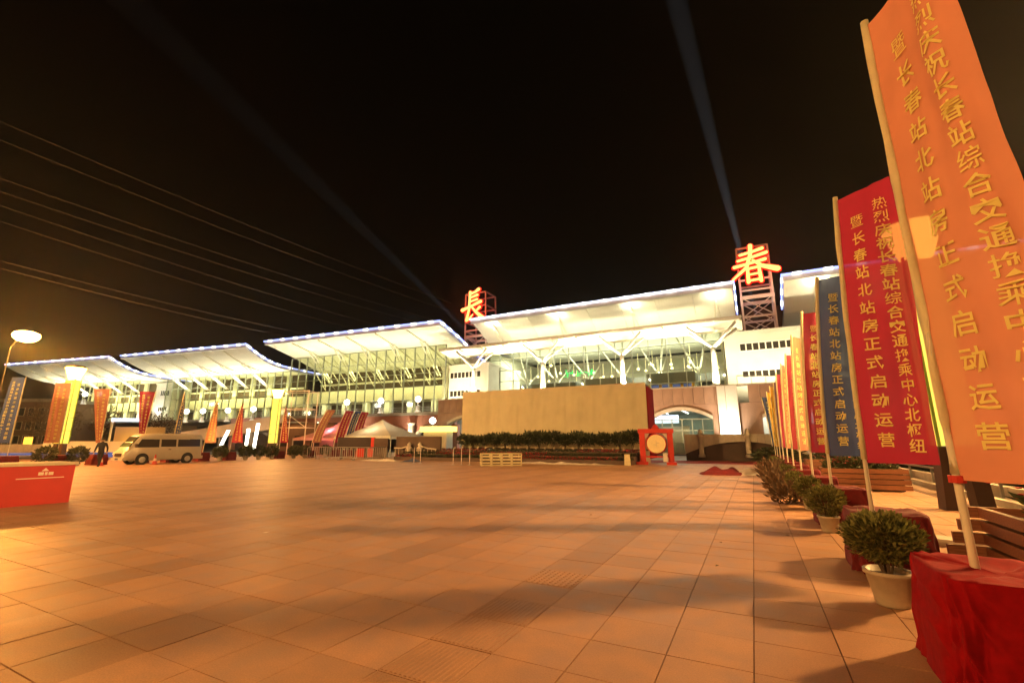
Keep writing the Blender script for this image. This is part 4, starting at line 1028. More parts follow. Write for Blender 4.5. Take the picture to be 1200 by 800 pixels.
for k, (y0, y1, z) in enumerate(((31.6, 32.5, .28), (32.52, 33.4, .52), (33.42, 34.3, .78))):
    b = MB(); b.box(-28, -7.4, y0, y1, 0, z); b.build('bed_edge', 'darkwall', bed)
    lv = MB(); fl = MB(); rn = random.Random(k)
    for _ in range(5200):
        p = Vector((rn.uniform(-28, -7.4), rn.uniform(y0 + .05, y1 - .05), z + rn.uniform(-.02, .16)))
        a = rn.uniform(0, 6.28); d = Vector((math.cos(a), math.sin(a), rn.uniform(.3, 1.4))).normalized() * .12; s = Vector((-math.sin(a), math.cos(a), 0)) * .035
        strip = math.sin(p.x * .35 + k * 2) > -.2
        (fl if (rn.random() < .45 and strip) else lv).quad(p, p + d * .5 + s, p + d, p + d * .5 - s)
    o = lv.build('bed_leaves', 'leafdark', bed); tag(o, kind='stuff'); o = fl.build('bed_flowers', 'flower', bed); tag(o, kind='stuff')
def bush_mesh(seed):
    mb = leafball(520, .62, .42, .26, seed, .2, .7); mb.v = [(v[0], v[1], v[2] + .92) for v in mb.v]; return mb.mesh('crown', 'leafdark')
bushes = [bush_mesh(21), bush_mesh(22), bush_mesh(23)]
tk = MB()
for k in range(5):
    a = k * 1.25; tk.path([(.02 * math.cos(a), .02 * math.sin(a), 0), (.1 * math.cos(a), .1 * math.sin(a), .4), (.25 * math.cos(a), .25 * math.sin(a), .95)], [.02, .016, .008], 5)
tk = tk.mesh('stem', 'bark')
bd_desc = ['at the end of the row nearest the office block', 'second from the office block end', 'third from the office block end', 'fourth from the office block end', 'fifth from the office block end', 'sixth from the office block end', 'seventh from the office block end', 'eighth from the office block end', 'seventh from the drum', 'sixth from the drum', 'fifth from the drum', 'fourth from the drum', 'third from the drum', 'second from the drum', 'in front of the curtain corner beside the drum']
for k in range(15):
    x = -23.2 + k * 1.08 + random.uniform(-.12, .12)
    r = thing('stage_shrub', 'dark leafy stage shrub ' + bd_desc[k], 'shrub', (x, 35.2, .86), k, 'dark shrubs along the stage apron')
    s = random.uniform(.85, 1.1); r.scale = (s, s, s); inst('crown', bushes[k % 3], r); inst('stem', tk, r)
dr = thing('drum_frame', 'large pale drum hung in a red wooden frame beside the stage', 'drum', (-6.05, 33.6, 0), R(10)); dr.scale = (.93, .93, .93)
for s in (-1, 1):
    b = MB(); b.box(s * 1.0 - .2, s * 1.0 + .2, -.2, .2, .2, 2.28); b.build('post', 'redpaint', dr)
    b = MB(); b.box(s * 1.0 - .34, s * 1.0 + .34, -.62, .62, 0, .198); b.build('foot', 'redpaint', dr)
    b = MB(); b.hexa([(s * .98 - .05, -.3, .2), (s * .98 + .05, -.3, .2), (s * .98 + .05, -.22, .2), (s * .98 - .05, -.22, .2), (s * .98 - .05, -.24, .7), (s * .98 + .05, -.24, .7), (s * .98 + .05, -.21, .7), (s * .98 - .05, -.21, .7)]); b.build('brace', 'redpaint', dr)
    b = MB(); b.prism([(s * .79, 2.27), (s * .45, 2.27), (s * .79, 1.8)], -.05, .05); b.build('bracket', 'mark', dr)
b = MB(); b.box(-1.28, 1.28, -.22, .22, 2.285, 2.6); b.build('lintel', 'redpaint', dr)
b = MB(); b.lathe([(.3, 0), (.26, .1), (.16, .24), (.02, .36)], 12, (0, 0, 2.602)); b.build('finial', 'redpaint', dr, True)
b = MB(); b.box(-.8, .8, -.08, .08, .5, .62); b.build('lower_rail', 'redpaint', dr)
b = MB(); b.lathe([(.66, -.42), (.74, -.2), (.76, 0), (.74, .2), (.66, .42)], 28, (0, 0, 1.5), 'y'); dm = b.build('drum_shell', 'redpaint', dr, True)
b = MB(); b.lathe([(.655, -.425), (.665, -.46), (.64, -.468), (.02, -.472)], 28, (0, 0, 1.5), 'y'); b.build('drum_skin', 'drumskin', dm)
b = MB(); b.box(-.02, .02, -.483, -.478, 1.3, 1.75); b.box(.03, .22, -.483, -.478, 1.55, 1.6); b.box(-.2, -.03, -.483, -.478, 1.42, 1.46); b.build('drum_mark', 'beigetop', dm)
b = MB(); b.box(.42, .74, -.36, -.28, .2, .85); b.build('pale_board', 'palecloth', dr)
b = MB(); b.box(-1.5, -1.3, -.5, -.3, 0, .2); b.build('red_step', 'redpaint', dr)
fs = thing('folded_sign', 'small pale folding sign standing at the corner of the flower bed', 'sign', (-7.55, 31.2, 0), .3)
b = MB(); b.hexa([(-.2, -.18, 0), (.2, -.18, 0), (.2, -.15, 0), (-.2, -.15, 0), (-.17, -.02, .72), (.17, -.02, .72), (.17, 0, .72), (-.17, 0, .72)]); b.build('front_board', 'crate', fs)
b = MB(); b.hexa([(-.2, .15, 0), (.2, .15, 0), (.2, .18, 0), (-.2, .18, 0), (-.17, .002, .72), (.17, .002, .72), (.17, .02, .72), (-.17, .02, .72)]); b.build('rear_board', 'crate', fs)

# balustrade to the right of the drum and its twin on the left of the stage
def balustrade(label, x0, x1, y, posts, zc, ze, ht):
    r = thing('balustrade', label, 'balustrade', (0, y, 0))
    n = 16
    for i in range(n):
        a = x0 + (x1 - x0) * i / n; b_ = x0 + (x1 - x0) * (i + 1) / n - .015
        f = lambda x: zc - (zc - ze) * ((2 * (x - x0) / (x1 - x0) - 1) ** 2)
        m = MB(); m.hexa([(a, 0, f(a)), (b_, 0, f(b_)), (b_, .3, f(b_)), (a, .3, f(a)), (a, 0, ht), (b_, 0, ht), (b_, .3, ht), (a, .3, ht)]); m.build('stone_panel', 'stone', r)
    m = MB(); m.box(x0, x1, .32, .5, 0, ht - .1); m.build('dark_panel', 'darkwall', r)
    for x in posts:
        m = MB(); m.lathe([(.28, .3), (.26, .5), (.2, .55), (.2, ht - .25), (.3, ht - .18), (.3, ht), (.16, ht + .1), (.2, ht + .25), (.05, ht + .45)], 10, (x, -.12, 0)); m.build('carved_post', 'stone', r, True)
    return r
balustrade('pale stone balustrade arching over a dark recess right of the red drum frame', -5.2, 3.6, 42, (-3.9, -.4), 1.55, .55, 2.15)
b2 = thing('balustrade', 'dark balustrade with two carved posts and sagging pale rails left of the stage', 'balustrade', (0, 33, 0))
m = MB(); m.box(-29.3, -24.3, .3, .5, 0, 2.0); m.build('dark_panel', 'darkwall', b2)
for x in (-27.5, -26.3):
    m = MB(); m.lathe([(.3, .0), (.2, .3), (.2, .9), (.3, 1.0), (.12, 1.15), (.2, 1.3), (.04, 1.5)], 10, (x, 0, 0)); m.build('carved_post', 'stone', b2, True)
for (xa, xb) in ((-29.2, -27.5), (-26.3, -24.5)):
    m = MB(); m.path([(xa, 0, 1.0 if xa < -28 else 1.2), ((xa + xb) / 2, 0, .98), (xb, 0, 1.2 if xa < -28 else .9)], .06, 6); m.build('rail', 'stone', b2)
for i in range(12):
    m = MB(); x = -29.1 + i * .41; m.tube((x, 0, .1), (x, 0, .9), .03, 5); m.build('baluster', 'stone', b2)

# ------------------------------------------------------------------ red counter
ct = thing('red_counter', 'long red counter with beige top and a small white emblem', 'counter', (0, 0, 0))
b = MB(); b.box(-16.9, -15.8, -6, 5.69, .0, .93); b.build('body', 'redboard', ct)
b = MB(); b.box(-16.95, -15.76, -6.02, 5.73, .932, 1.0); b.build('top', 'beigetop', ct)
e = MB()
e.prism([(5.05, .80), (5.19, .80), (5.12, .875)], -.001, .004); e.box(5.0, 5.10, -.001, .004, .70, .775); e.box(5.12, 5.17, -.001, .004, .70, .775); e.box(5.19, 5.28, -.001, .004, .70, .775)
e.box(4.62, 5.5, -.001, .004, .625, .645)
me = e.mesh('emblem', 'mark'); o = inst('emblem', me, ct, (-15.795, 0, 0)); o.rotation_euler = (0, 0, PI / 2)

# ------------------------------------------------------------------ minibus
def loft(secs):
    mb = MB(); n = len(secs[0])
    for s_ in secs: mb.v += [tuple(p) for p in s_]
    for a in range(len(secs) - 1):
        for i in range(n):
            j = (i + 1) % n; mb.f.append((a * n + i, a * n + j, (a + 1) * n + j, (a + 1) * n + i))
    mb.f.append(tuple(reversed(range(n)))); mb.f.append(tuple((len(secs) - 1) * n + i for i in range(n)))
    return mb
van = thing('minibus', 'champagne high roof minibus parked on the far side of the square', 'van', (-38.35, 18.45, 0), -PI / 2, None); van.scale = (.93, .93, .93)
def vsec(x, zb, zs, zt, hw, ht):
    return [(x, -hw * .96, zb), (x, -hw, zb + .15), (x, -hw, zs), (x, -ht, zt - .16), (x, -ht * .75, zt), (x, ht * .75, zt), (x, ht, zt - .16), (x, hw, zs), (x, hw, zb + .15), (x, hw * .96, zb)]
body = loft([vsec(-2.62, .36, 1.25, 2.0, .82, .70), vsec(-2.55, .32, 1.25, 2.2, .86, .76), vsec(-1.6, .30, 1.25, 2.28, .88, .78), vsec(.7, .30, 1.25, 2.28, .88, .78), vsec(1.55, .30, 1.25, 2.24, .88, .76), vsec(1.85, .30, 1.22, 2.08, .88, .73), vsec(2.2, .30, 1.15, 1.62, .87, .74), vsec(2.46, .32, 1.0, 1.22, .86, .78), vsec(2.62, .34, .85, 1.02, .83, .76), vsec(2.68, .36, .75, .9, .8, .72)])
bo = body.build('body', 'carpaint', van, True)
for md in (bo.modifiers.new('bevel', 'BEVEL'),): md.width = .03; md.segments = 2; md.limit_method = 'ANGLE'
def sidewin(x0, x1, za, zb, sy, x1t=None):
    x1t = x1 if x1t is None else x1t; k = .10
    ya, yb = sy * (.882 - k * max(0, (za - 1.25)) + .008), sy * (.882 - .115 * (zb - 1.25) / .87 + .008)
    m = MB(); m.hexa([(x0, ya - sy * .03, za), (x1, ya - sy * .03, za), (x1, ya, za), (x0, ya, za), (x0, yb - sy * .03, zb), (x1t, yb - sy * .03, zb), (x1t, yb, zb), (x0, yb, zb)]); m.build('window', 'winglass', van)
for sy in (-1, 1):
    sidewin(-2.4, -.75, 1.28, 1.86, sy); sidewin(-.62, .42, 1.28, 1.86, sy); sidewin(.55, 2.05, 1.24, 1.84, sy, 1.72)
m = MB(); m.hexa([(2.43, -.70, 1.29), (2.43, .70, 1.29), (2.35, .70, 1.29), (2.35, -.70, 1.29), (1.91, -.64, 2.03), (1.91, .64, 2.03), (1.83, .64, 2.03), (1.83, -.64, 2.03)]); m.build('windscreen', 'winglass', van)
m = MB(); m.box(-2.66, -2.6, -.6, .6, 1.3, 1.85); m.build('rear_window', 'winglass', van)
for sx in (-1.55, 1.55):
    for sy in (-1, 1):
        m = MB(); m.lathe([(.22, -.12), (.34, -.11), (.36, -.06), (.36, .06), (.34, .11), (.22, .12)], 20, (sx, sy * .80, .36), 'y'); wl = m.build('wheel', 'rubber', van, True)
        m = MB(); m.lathe([(.05, -.135), (.2, -.128), (.215, .128), (.05, .135)], 14, (sx, sy * .80, .36), 'y'); m.build('rim', 'steel', wl)
        m = MB(); m.lathe([(.43, -.11), (.43, .085)], 18, (sx, sy * .80, .40), 'y'); m.build('wheel_arch', 'rubber', van)
m = MB(); m.box(2.52, 2.76, -.84, .84, .30, .52); m.build('front_bumper', 'carpaint', van)
m = MB(); m.box(-2.74, -2.6, -.84, .84, .32, .56); m.build('rear_bumper', 'carpaint', van)
for sy in (-1, 1):
    m = MB(); m.hexa([(2.56, sy * .72 - .14, .74), (2.72, sy * .72 - .12, .74), (2.72, sy * .72 + .06, .74), (2.5, sy * .72 + .12, .74), (2.5, sy * .72 - .14, .98), (2.62, sy * .72 - .12, .98), (2.62, sy * .72 + .06, .98), (2.42, sy * .72 + .12, .98)]); m.build('headlight', 'lens', van)
    m = MB(); m.box(2.02, 2.14, sy * .98 - .09, sy * .98 + .09, 1.25, 1.5); m.build('mirror', 'blackmetal', van)
    m = MB(); m.box(-2.66, -2.6, sy * .76 - .06, sy * .76 + .06, .8, 1.3); m.build('tail_light', 'redpaint', van)
    m = MB(); m.box(-.3, -.12, sy * .885, sy * .91, 1.05, 1.1); m.build('door_handle', 'blackmetal', van)
m = MB(); m.box(2.66, 2.735, -.45, .45, .60, .82); m.build('grille', 'blackmetal', van)
m = MB(); m.box(2.762, 2.772, -.22, .22, .36, .48); m.build('number_plate', 'tarp', van)
cone = MB(); cone.box(-.18, .18, -.18, .18, 0, .03); cone.lathe([(.14, .03), (.03, .68)], 12); cone_me = cone.mesh('cone_body', 'cone')
cb = MB(); cb.lathe([(.105, .24), (.075, .42)], 12); cb_me = cb.mesh('cone_band', 'mark')
for (x, y, lb) in ((-37.9, 14.9, 'red traffic cone in front of the minibus bumper'), (-37.1, 17.6, 'red traffic cone beside the minibus door')):
    r = thing('traffic_cone', lb, 'traffic cone', (x, y, 0), 0, 'traffic cones by the minibus'); inst('cone_body', cone_me, r); inst('cone_band', cb_me, r)

# ------------------------------------------------------------------ people
def person(label, loc, rz, pose, h=1.74, jacket='cloth_black', sc=1.0):
    r = thing('person', label, 'person', loc, rz)
    J = pose; E = []; names_ = list(J)
    idx = {n: i for i, n in enumerate(names_)}
    def e(*c): E.extend((idx[a], idx[b]) for a, b in zip(c[:-1], c[1:]))
    e('pelvis', 'waist', 'chest', 'neck', 'head', 'crown')
    V = [Vector(J[n][0]) for n in names_]; RD = [J[n][1] for n in names_]
    for s in 'LR':
        e('pelvis', 'hip' + s, 'knee' + s, 'ankle' + s, 'toe' + s); e('chest', 'sh' + s, 'el' + s, 'wr' + s, 'hand' + s)
        hp = Vector(J['hand' + s][0]); wp = Vector(J['wr' + s][0]); d = (hp - wp).normalized(); side = d.cross(Vector((1, 0, 0))).normalized(); fwd = d.cross(side)
        for k in range(4):
            base = len(V); o = side * ((k - 1.5) * .02)
            V += [hp + o + d * .03, hp + o + d * .065 + fwd * .012, hp + o + d * (.085 + .012 * (k in (1, 2))) + fwd * .035]; RD += [.009, .0085, .007]
            E.extend([(idx['hand' + s], base), (base, base + 1), (base + 1, base + 2)])
        base = len(V); V += [wp.lerp(hp, .6) + side * .04 + fwd * .015, wp.lerp(hp, 1.0) + side * .05 + fwd * .035]; RD += [.011, .009]
        E.extend([(idx['wr' + s], base), (base, base + 1)])
    me = bpy.data.meshes.new('body'); me.from_pydata([tuple(v) for v in V], E, []); me.update()
    o = bpy.data.objects.new('body', me); COL.objects.link(o)
    sk = o.modifiers.new('skin', 'SKIN'); 
    for i, rd in enumerate(RD):
        sv = me.skin_vertices[0].data[i]; rr = rd if isinstance(rd, tuple) else (rd, rd); sv.radius = rr
    me.skin_vertices[0].data[idx['pelvis']].use_root = True
    ss = o.modifiers.new('sub', 'SUBSURF'); ss.levels = 1; ss.render_levels = 1
    dg = bpy.context.evaluated_depsgraph_get(); nm = bpy.data.meshes.new_from_object(o.evaluated_get(dg)); bpy.data.objects.remove(o); nm.name = 'body'
    for mm in (jacket, 'trouser', 'skin', 'rubber'): nm.materials.append(M[mm])
    hips = J['pelvis'][0][2]; nk = J['neck'][0][2] + .02
    wr = [Vector(J['wr' + s][0]) for s in 'LR'] + [Vector(J['hand' + s][0]) for s in 'LR']
    for p in nm.polygons:
        c = p.center; k = 0
        if c.z > nk: k = 2
        elif any((c - q).length < .07 for q in wr[2:]) or any((c - q).length < .05 for q in wr[:2]): k = 2
        elif c.z < .09: k = 3
        elif c.z < hips - .02: k = 1
        p.material_index = k; p.use_smooth = True
    inst('body', nm, r)
    hc = Vector(J['head'][0]).lerp(Vector(J['crown'][0]), .55)
    b = MB()
    b.grid(lambda u, v: hc + Vector((-.012, 0, .012)) + Vector((.108 * math.sin(v * 1.75) * math.cos(u * 2 * PI), .092 * math.sin(v * 1.75) * math.sin(u * 2 * PI), .118 * math.cos(v * 1.75))), 16, 8); b.build('hair', 'hair', r, True)
    fx = hc + Vector((.088, 0, -.03)); b = MB(); b.hexa([fx + Vector(q) for q in ((-.02, -.016, -.03), (.028, -.014, -.032), (.028, .014, -.032), (-.02, .016, -.03), (-.02, -.009, .02), (.004, -.008, .022), (.004, .008, .022), (-.02, .009, .02))]); b.build('nose', 'skin', r)
    for s in (-1, 1):
        b = MB(); b.lathe([(.002, -.03), (.016, -.015), (.016, .02), (.002, .032)], 8, tuple(hc + Vector((0, s * .088, -.035)))); b.build('ear', 'skin', r)
        b = MB(); b.lathe([(.002, -.008), (.011, 0), (.002, .008)], 8, tuple(hc + Vector((.083, s * .032, -.008)))); b.build('eye', 'hair', r)
    b = MB(); b.box(0, .006, -.022, .022, -.004, .004); b.build('mouth', 'redcloth', r, loc=tuple(hc + Vector((.086, 0, -.082))))
    b = MB(); kz = nk - .06; b.lathe([(.085, kz - .05), (.08, kz), (.075, kz + .03)], 14, (J['neck'][0][0], J['neck'][0][1], 0)); b.build('collar', jacket, r, True)
    return r
def stand_pose(stride=.0, arm=.12, bag=0):
    P = {'pelvis': ((0, 0, .94), (.14, .17)), 'waist': ((.01, 0, 1.12), (.125, .16)), 'chest': ((.015, 0, 1.34), (.13, .185)), 'neck': ((.02, 0, 1.50), (.055, .055)), 'head': ((.045, 0, 1.60), (.085, .075)), 'crown': ((.045, 0, 1.70), (.078, .07))}
    for s, q in (('L', 1), ('R', -1)):
        f = stride * q
        P['hip' + s] = ((0, q * .10, .88), (.095, .09)); P['knee' + s] = ((f * .5 + .03, q * .11, .49), (.066, .064)); P['ankle' + s] = ((f * (1.0 if f > 0 else 1.15), q * .11, .085 + (.05 if f < 0 else 0)), (.048, .046)); P['toe' + s] = ((f * (1.0 if f > 0 else 1.15) + .17, q * .125, .045 + (.0 if f < 0 else 0)), (.04, .044))
        P['sh' + s] = ((.01, q * .20, 1.42), (.075, .075)); P['el' + s] = ((-f * arm - .02, q * .24, 1.14), (.055, .055)); P['wr' + s] = ((-f * arm * 1.7 + .06, q * .235, .90), (.042, .042)); P['hand' + s] = ((-f * arm * 1.8 + .08, q * .23, .82), (.022, .036))
    return P
person('person in dark jacket and trousers walking across the square', (-36.6, 14.3, 0), R(-40), stand_pose(.30, .5))
person('person in dark clothes standing in front of the red tent panel', (-34.6, 33.4, 0), R(-70), stand_pose(.06, .3))
person('person in dark clothes standing at the corner of the stage curtain', (-24.9, 33.9, .0), R(-100), stand_pose(.05, .3))

# ------------------------------------------------------------------ tents, frames, barriers
def tent(label, x, y, w_, d_, ze, zp, cloth):
    r = thing('tent', label, 'tent', (x, y, 0), 0, 'event tents by the arches')
    cs = [(-w_ / 2, -d_ / 2), (w_ / 2, -d_ / 2), (w_ / 2, d_ / 2), (-w_ / 2, d_ / 2)]
    for i in range(4):
        a, c = cs[i], cs[(i + 1) % 4]; b = MB()
        b.grid(lambda u, v: ((a[0] + (c[0] - a[0]) * u) * (1 - v), (a[1] + (c[1] - a[1]) * u) * (1 - v), ze + (zp - ze) * v - .22 * math.sin(PI * v)), 6, 8); b.build('roof_panel', cloth, r, True)
        b = MB(); b.quad((*a, ze - .28), (*c, ze - .28), (*c, ze - .004), (*a, ze - .004)); b.build('valance', cloth, r)
        b = MB(); b.tube((*a, 0), (*a, ze), .05); b.build('pole', 'steel', r)
    return r
tent('pale canvas tent with pointed roof in front of the arches', -37.4, 40, 8.2, 6, 2.15, 4.0, 'tentcloth')
light('POINT', 'tent_fill', (-37.4, 39, 1.9), 200, (1, .8, .5), None, .2)  # fill point added inside so the canvas looks bright
tent('pinkish canvas tent behind the leaning banners', -46.5, 42, 9, 6, 2.0, 4.0, 'tentpink')
light('POINT', 'tent_fill', (-46.5, 41, 2.6), 420, (1, .25, .3), None, .2)  # added pink fill under the second tent
b = MB(); b.box(-38.0, -35.4, 36.9, 36.98, .0, 2.0); b = b.build('red_hoarding', 'redboard'); tag(b, 'upright red panel closing the front of the pale tent', 'panel')
b = MB(); b.box(-35.3, -33.4, 36.7, 36.8, 0, 1.9); b = b.build('dark_hoarding', 'darkwall'); tag(b, 'dark panel under the pale tent beside the red one', 'panel')
sc_ = thing('screen_box', 'black equipment screen standing behind the crowd barriers', 'screen', (-33, 31.8, 0), R(62))
b = MB(); b.box(-1.5, 1.5, -.12, .12, .95, 1.95); b.build('housing', 'blackmetal', sc_)
for s in (-1.1, 1.1):
    b = MB(); b.box(s - .05, s + .05, -.3, .3, 0, .948); b.build('stand', 'blackmetal', sc_)
bar = thing('crowd_barrier', 'steel crowd barrier nearest the light column', 'barrier', (-36.2, 30.6, 0), R(60), 'steel crowd barriers')
b = MB(); b.path([(-1, 0, .12), (-1, 0, 1.0), (-.9, 0, 1.08), (.9, 0, 1.08), (1, 0, 1.0), (1, 0, .12)], .03, 6); b.tube((-1, 0, .2), (1, 0, .2), .022, 6); b.build('frame', 'steel', bar)
for k in range(9):
    b = MB(); x = -.8 + k * .2; b.tube((x, 0, .2), (x, 0, 1.06), .014, 5); b.build('bar', 'steel', bar)
for s in (-.7, .7):
    b = MB(); b.box(s - .03, s + .03, -.3, .3, 0, .05); b.box(s - .02, s + .02, -.02, .02, .05, .2); b.build('foot', 'steel', bar)
for x, y, a, lb in ((-34.9, 30.2, 20, 'second steel crowd barrier from the light column'), (-33.2, 29.9, 70, 'steel crowd barrier turned end on below the black screen'), (-31.6, 29.6, 15, 'steel crowd barrier below the black screen'), (-29.7, 29.5, 20, 'steel crowd barrier in front of the red tent panel'), (-28.6, 30.2, 80, 'last steel crowd barrier toward the stage')):
    c = copy_tree(bar); c.location = (x, y, 0); c.rotation_euler.z = R(a); c['label'] = lb
sf = thing('scaffold_frame', 'bare scaffold frame of poles between second light column and leaning banners', 'scaffold', (-48.5, 37.5, 0), R(20))
for x, y in ((-1.7, -1), (1.7, -1), (1.7, 1), (-1.7, 1)):
    b = MB(); b.tube((x, y, 0), (x, y, 7.6), .06, 6); b.build('pole', 'signsteel', sf)
for z in (3.2, 5.4, 7.5):
    b = MB(); b.tube((-1.7, -1, z), (1.7, -1, z), .05, 6); b.tube((-1.7, 1, z), (1.7, 1, z), .05, 6); b.tube((1.7, -1, z), (1.7, 1, z), .05, 6); b.tube((-1.7, -1, z), (-1.7, 1, z), .05, 6); b.build('rail', 'signsteel', sf)
b = MB(); b.tube((-1.7, -1.03, 5.4), (1.7, -1.03, 3.2), .045, 6); b.build('brace', 'signsteel', sf)
sb = thing('site_shed', 'dark brown site shed behind the scaffold frame', 'shed', (-50.5, 41.5, 0), R(20))
b = MB(); b.box(-4.2, 3.6, -1.4, 1.4, 0, 3.7); b.build('wall', 'brownwall', sb); b = MB(); b.box(-4.4, 3.8, -1.6, 1.6, 3.702, 3.9); b.build('roof', 'darkwall', sb)
for s in (-3, -1, 1.2):
    b = MB(); b.box(s - .6, s + .6, -1.45, -1.38, 1.0, 2.3); b.build('window', 'winglass', sb)
# crates, posts, litter
cr = thing('crate', 'pale slatted crate at the far end of the crate row on the square', 'crate', (-15.55, 26.3, 0), R(38), 'slatted crates in front of the flower bed')
for z in (.03, .74):
    b = MB()
    for y in (-.4, .4): b.box(-.3, .3, y - .03, y + .03, z, z + .06)
    for x in (-.3, .3): b.box(x - .03, x + .03, -.368, .368, z, z + .06)
    b.build('frame', 'crate', cr)
for x in (-.3, .3):
    for y in (-.4, .4):
        b = MB(); b.box(x - .034, x + .034, y - .034, y + .034, 0.0, .028); b.box(x - .03, x + .03, y - .03, y + .03, .092, .738); b.build('post', 'crate', cr)
for k in range(3):
    b = MB(); b.box(-.345, -.332, -.36, .36, .16 + k * .2, .26 + k * .2); b.build('slat', 'crate', cr)
    b = MB(); b.box(-.26, .26, -.45, -.435, .16 + k * .2, .26 + k * .2); b.build('slat', 'crate', cr)
b = MB(); b.box(-.25, .25, -.35, .35, .1, .5); b.build('contents', 'darkwall', cr)
dv = Vector((math.cos(R(38)), math.sin(R(38)), 0))
for k, lb in enumerate(('second pale slatted crate of the row on the square', 'third pale slatted crate of the row on the square', 'last pale slatted crate of the row, nearest the drum')):
    c = copy_tree(cr); c.location = Vector((-15.55, 26.3, 0)) + dv * (.66 * (k + 1)); c['label'] = lb
for k, (x, y, lb) in enumerate(((-22.0, 27.0, 'pair one, facing the tent'), (-21.5, 27.1, 'pair one, facing the stage'), (-18.3, 26.6, 'first of three beside the crates'), (-17.7, 26.7, 'second of three beside the crates'), (-17.1, 26.8, 'third of three, next to the crate'))):
    r = thing('rope_post', 'slim steel rope post on the square, ' + lb, 'post', (x, y, 0), 0, 'rope posts on the square')
    b = MB(); b.lathe([(.14, 0), (.14, .02), (.03, .05)], 12); b.build('foot', 'steel', r)
    b = MB(); b.tube((0, 0, .05), (0, 0, 1.05), .022, 8); b.build('pole', 'signsteel', r)
    b = MB(); b.lathe([(.03, 1.05), (.045, 1.09), (.01, 1.14)], 10); b.build('knob', 'steel', r, True)
def heap(name, label, cat, x, y, lx, ly, h, m, seed, rz=0):
    b = MB(); b.grid(lambda u, v: ((u - .5) * lx, (v - .5) * ly, max(.004, h * (math.sin(PI * u) * math.sin(PI * v)) ** .5 * (.55 + .9 * noise.noise(Vector((u * lx * 1.6 + seed, v * ly * 2.5, seed)))))), 36, 16)
    o = b.build(name, m, None, True, (x, y, 0), rz); return tag(o, label, cat)
heap('blue_tarp', 'crumpled blue tarpaulin on the ground below the dark balustrade', 'tarpaulin', -24.0, 29.2, 1.5, .9, .3, 'tarp', 3)
heap('pale_sheet', 'long crumpled pale sheet lying along the foot of the flower bed', 'sheet', -12.6, 30.9, 8.5, .8, .16, 'palecloth', 8, .04)
heap('pale_sheet', 'short crumpled pale sheet in front of the pale tent', 'sheet', -27.4, 29.4, 4.2, .8, .22, 'palecloth', 5, .02)
heap('red_cloth_heap', 'heap of red and brown cloth on the square before the red carpet', 'cloth heap', -1.5, 24.6, 1.9, 1.1, .5, 'darkredcloth', 12, .3)
heap('pale_sheet', 'pale crumpled cloth beside the red cloth heap', 'sheet', -.2, 25.0, 1.5, .9, .42, 'palecloth', 14, .5)
heap('brown_cloth_heap', 'brown cloth heap nearest the dry bushes', 'cloth heap', .4, 25.5, 1.2, .8, .5, 'woodend', 17, .1)
# two small pallet carts of flowers behind the heap: dark planting at the balustrade foot
pl = leafball(900, 1, 1, .3, 31, .2); p2 = MB(); p2.v = [(1.4 + v[0] * 1.5, 37.5 + v[1] * .7, .55 + v[2] * .6) for v in pl.v]; p2.f = pl.f
o = p2.build('planting', 'leafdark'); tag(o, 'dark planting at the end of the red carpet behind the banner row', 'planting'); o['kind'] = 'stuff'

sm = MB(); sm.quad((-.05, -.03, .003), (.05, -.035, .008), (.045, .03, .02), (-.04, .035, .006)); sm = sm.mesh('paper_scrap', 'mark')
lm = MB(); lm.quad((-.04, 0, .003), (0, -.02, .012), (.045, 0, .004), (0, .02, .014)); lm = lm.mesh('fallen_leaf', 'leafdry')
for k, (x, y, lb) in enumerate(((-7.5, 5.4, 'white paper scrap alone on the paving toward the red counter'), (-.55, 6.6, 'dark fallen leaf on the pale slabs in front of the drum'), (-.6, 8.1, 'dark fallen leaf farther along the pale slabs'), (.35, 9.2, 'dark fallen leaf near the second draped box'), (-3.2, 9.8, 'fallen leaf in the middle of the square'), (-13.5, 11.5, 'white paper scrap in the middle of the square'))):
    o = inst('paper_scrap' if k in (0, 5) else 'fallen_leaf', sm if k in (0, 5) else lm, None, (x, y, .003), k * 1.1); tag(o, lb, 'litter')

# ------------------------------------------------------------------ far left surroundings
def lit_strip(x, y, z0, z1, lean, label):
    r = thing('glowing_sign', label, 'light panel', (x, y, 0), R(25), 'upright light panels under the ramp')
    b = MB(); b.hexa([(-.2, -.05, z0), (.2, -.05, z0), (.2, .05, z0), (-.2, .05, z0), (-.25 + lean, -.05, z1), (.25 + lean, -.05, z1), (.25 + lean, .05, z1), (-.25 + lean, .05, z1)]); b.build('panel', 'globe', r)
    b = MB(); b.box(-.4, .4, -.12, .12, z0 - .5, z0 - .004); b.build('base', 'blackmetal', r)
lit_strip(-76.5, 45.2, .6, 3.4, 1.1, 'white leaning light panel under the ramp right behind the minibus')
lit_strip(-71.3, 46.2, .9, 3.6, .1, 'short white light panel between the two pointed banners under the ramp')
lit_strip(-69.6, 46.4, .5, 4.4, .25, 'tallest white light panel under the ramp before the second light column')
gs = thing('light_string', 'string of small green lamps along the underside of the ramp', 'light string', (0, 0, 0))
b = MB(); b.path([(-67, 50.2, 4.3), (-64, 49.4, 4.5), (-60, 48.6, 4.4), (-56, 47.6, 4.6)], .03, 5); b.build('cable', 'wire', gs)
for k in range(9):
    t = k / 8; m = MB(); m.lathe([(.02, -.16), (.14, -.08), (.17, 0), (.14, .08), (.02, .16)], 8, (-67 + 11 * t, 50.1 - 2.6 * t, 4.15 + .1 * math.sin(k * 2))); m.build('bulb', 'greenled' if k not in (3, 7) else 'globe', gs)
db = thing('distant_block', 'dark distant office block behind the first banners at the edge of the view', 'building', (-150, 40, 0), R(25))
b = MB(); b.box(-12, 12, 0, 10, 0, 10.5); b.build('wall', 'brownwall', db)
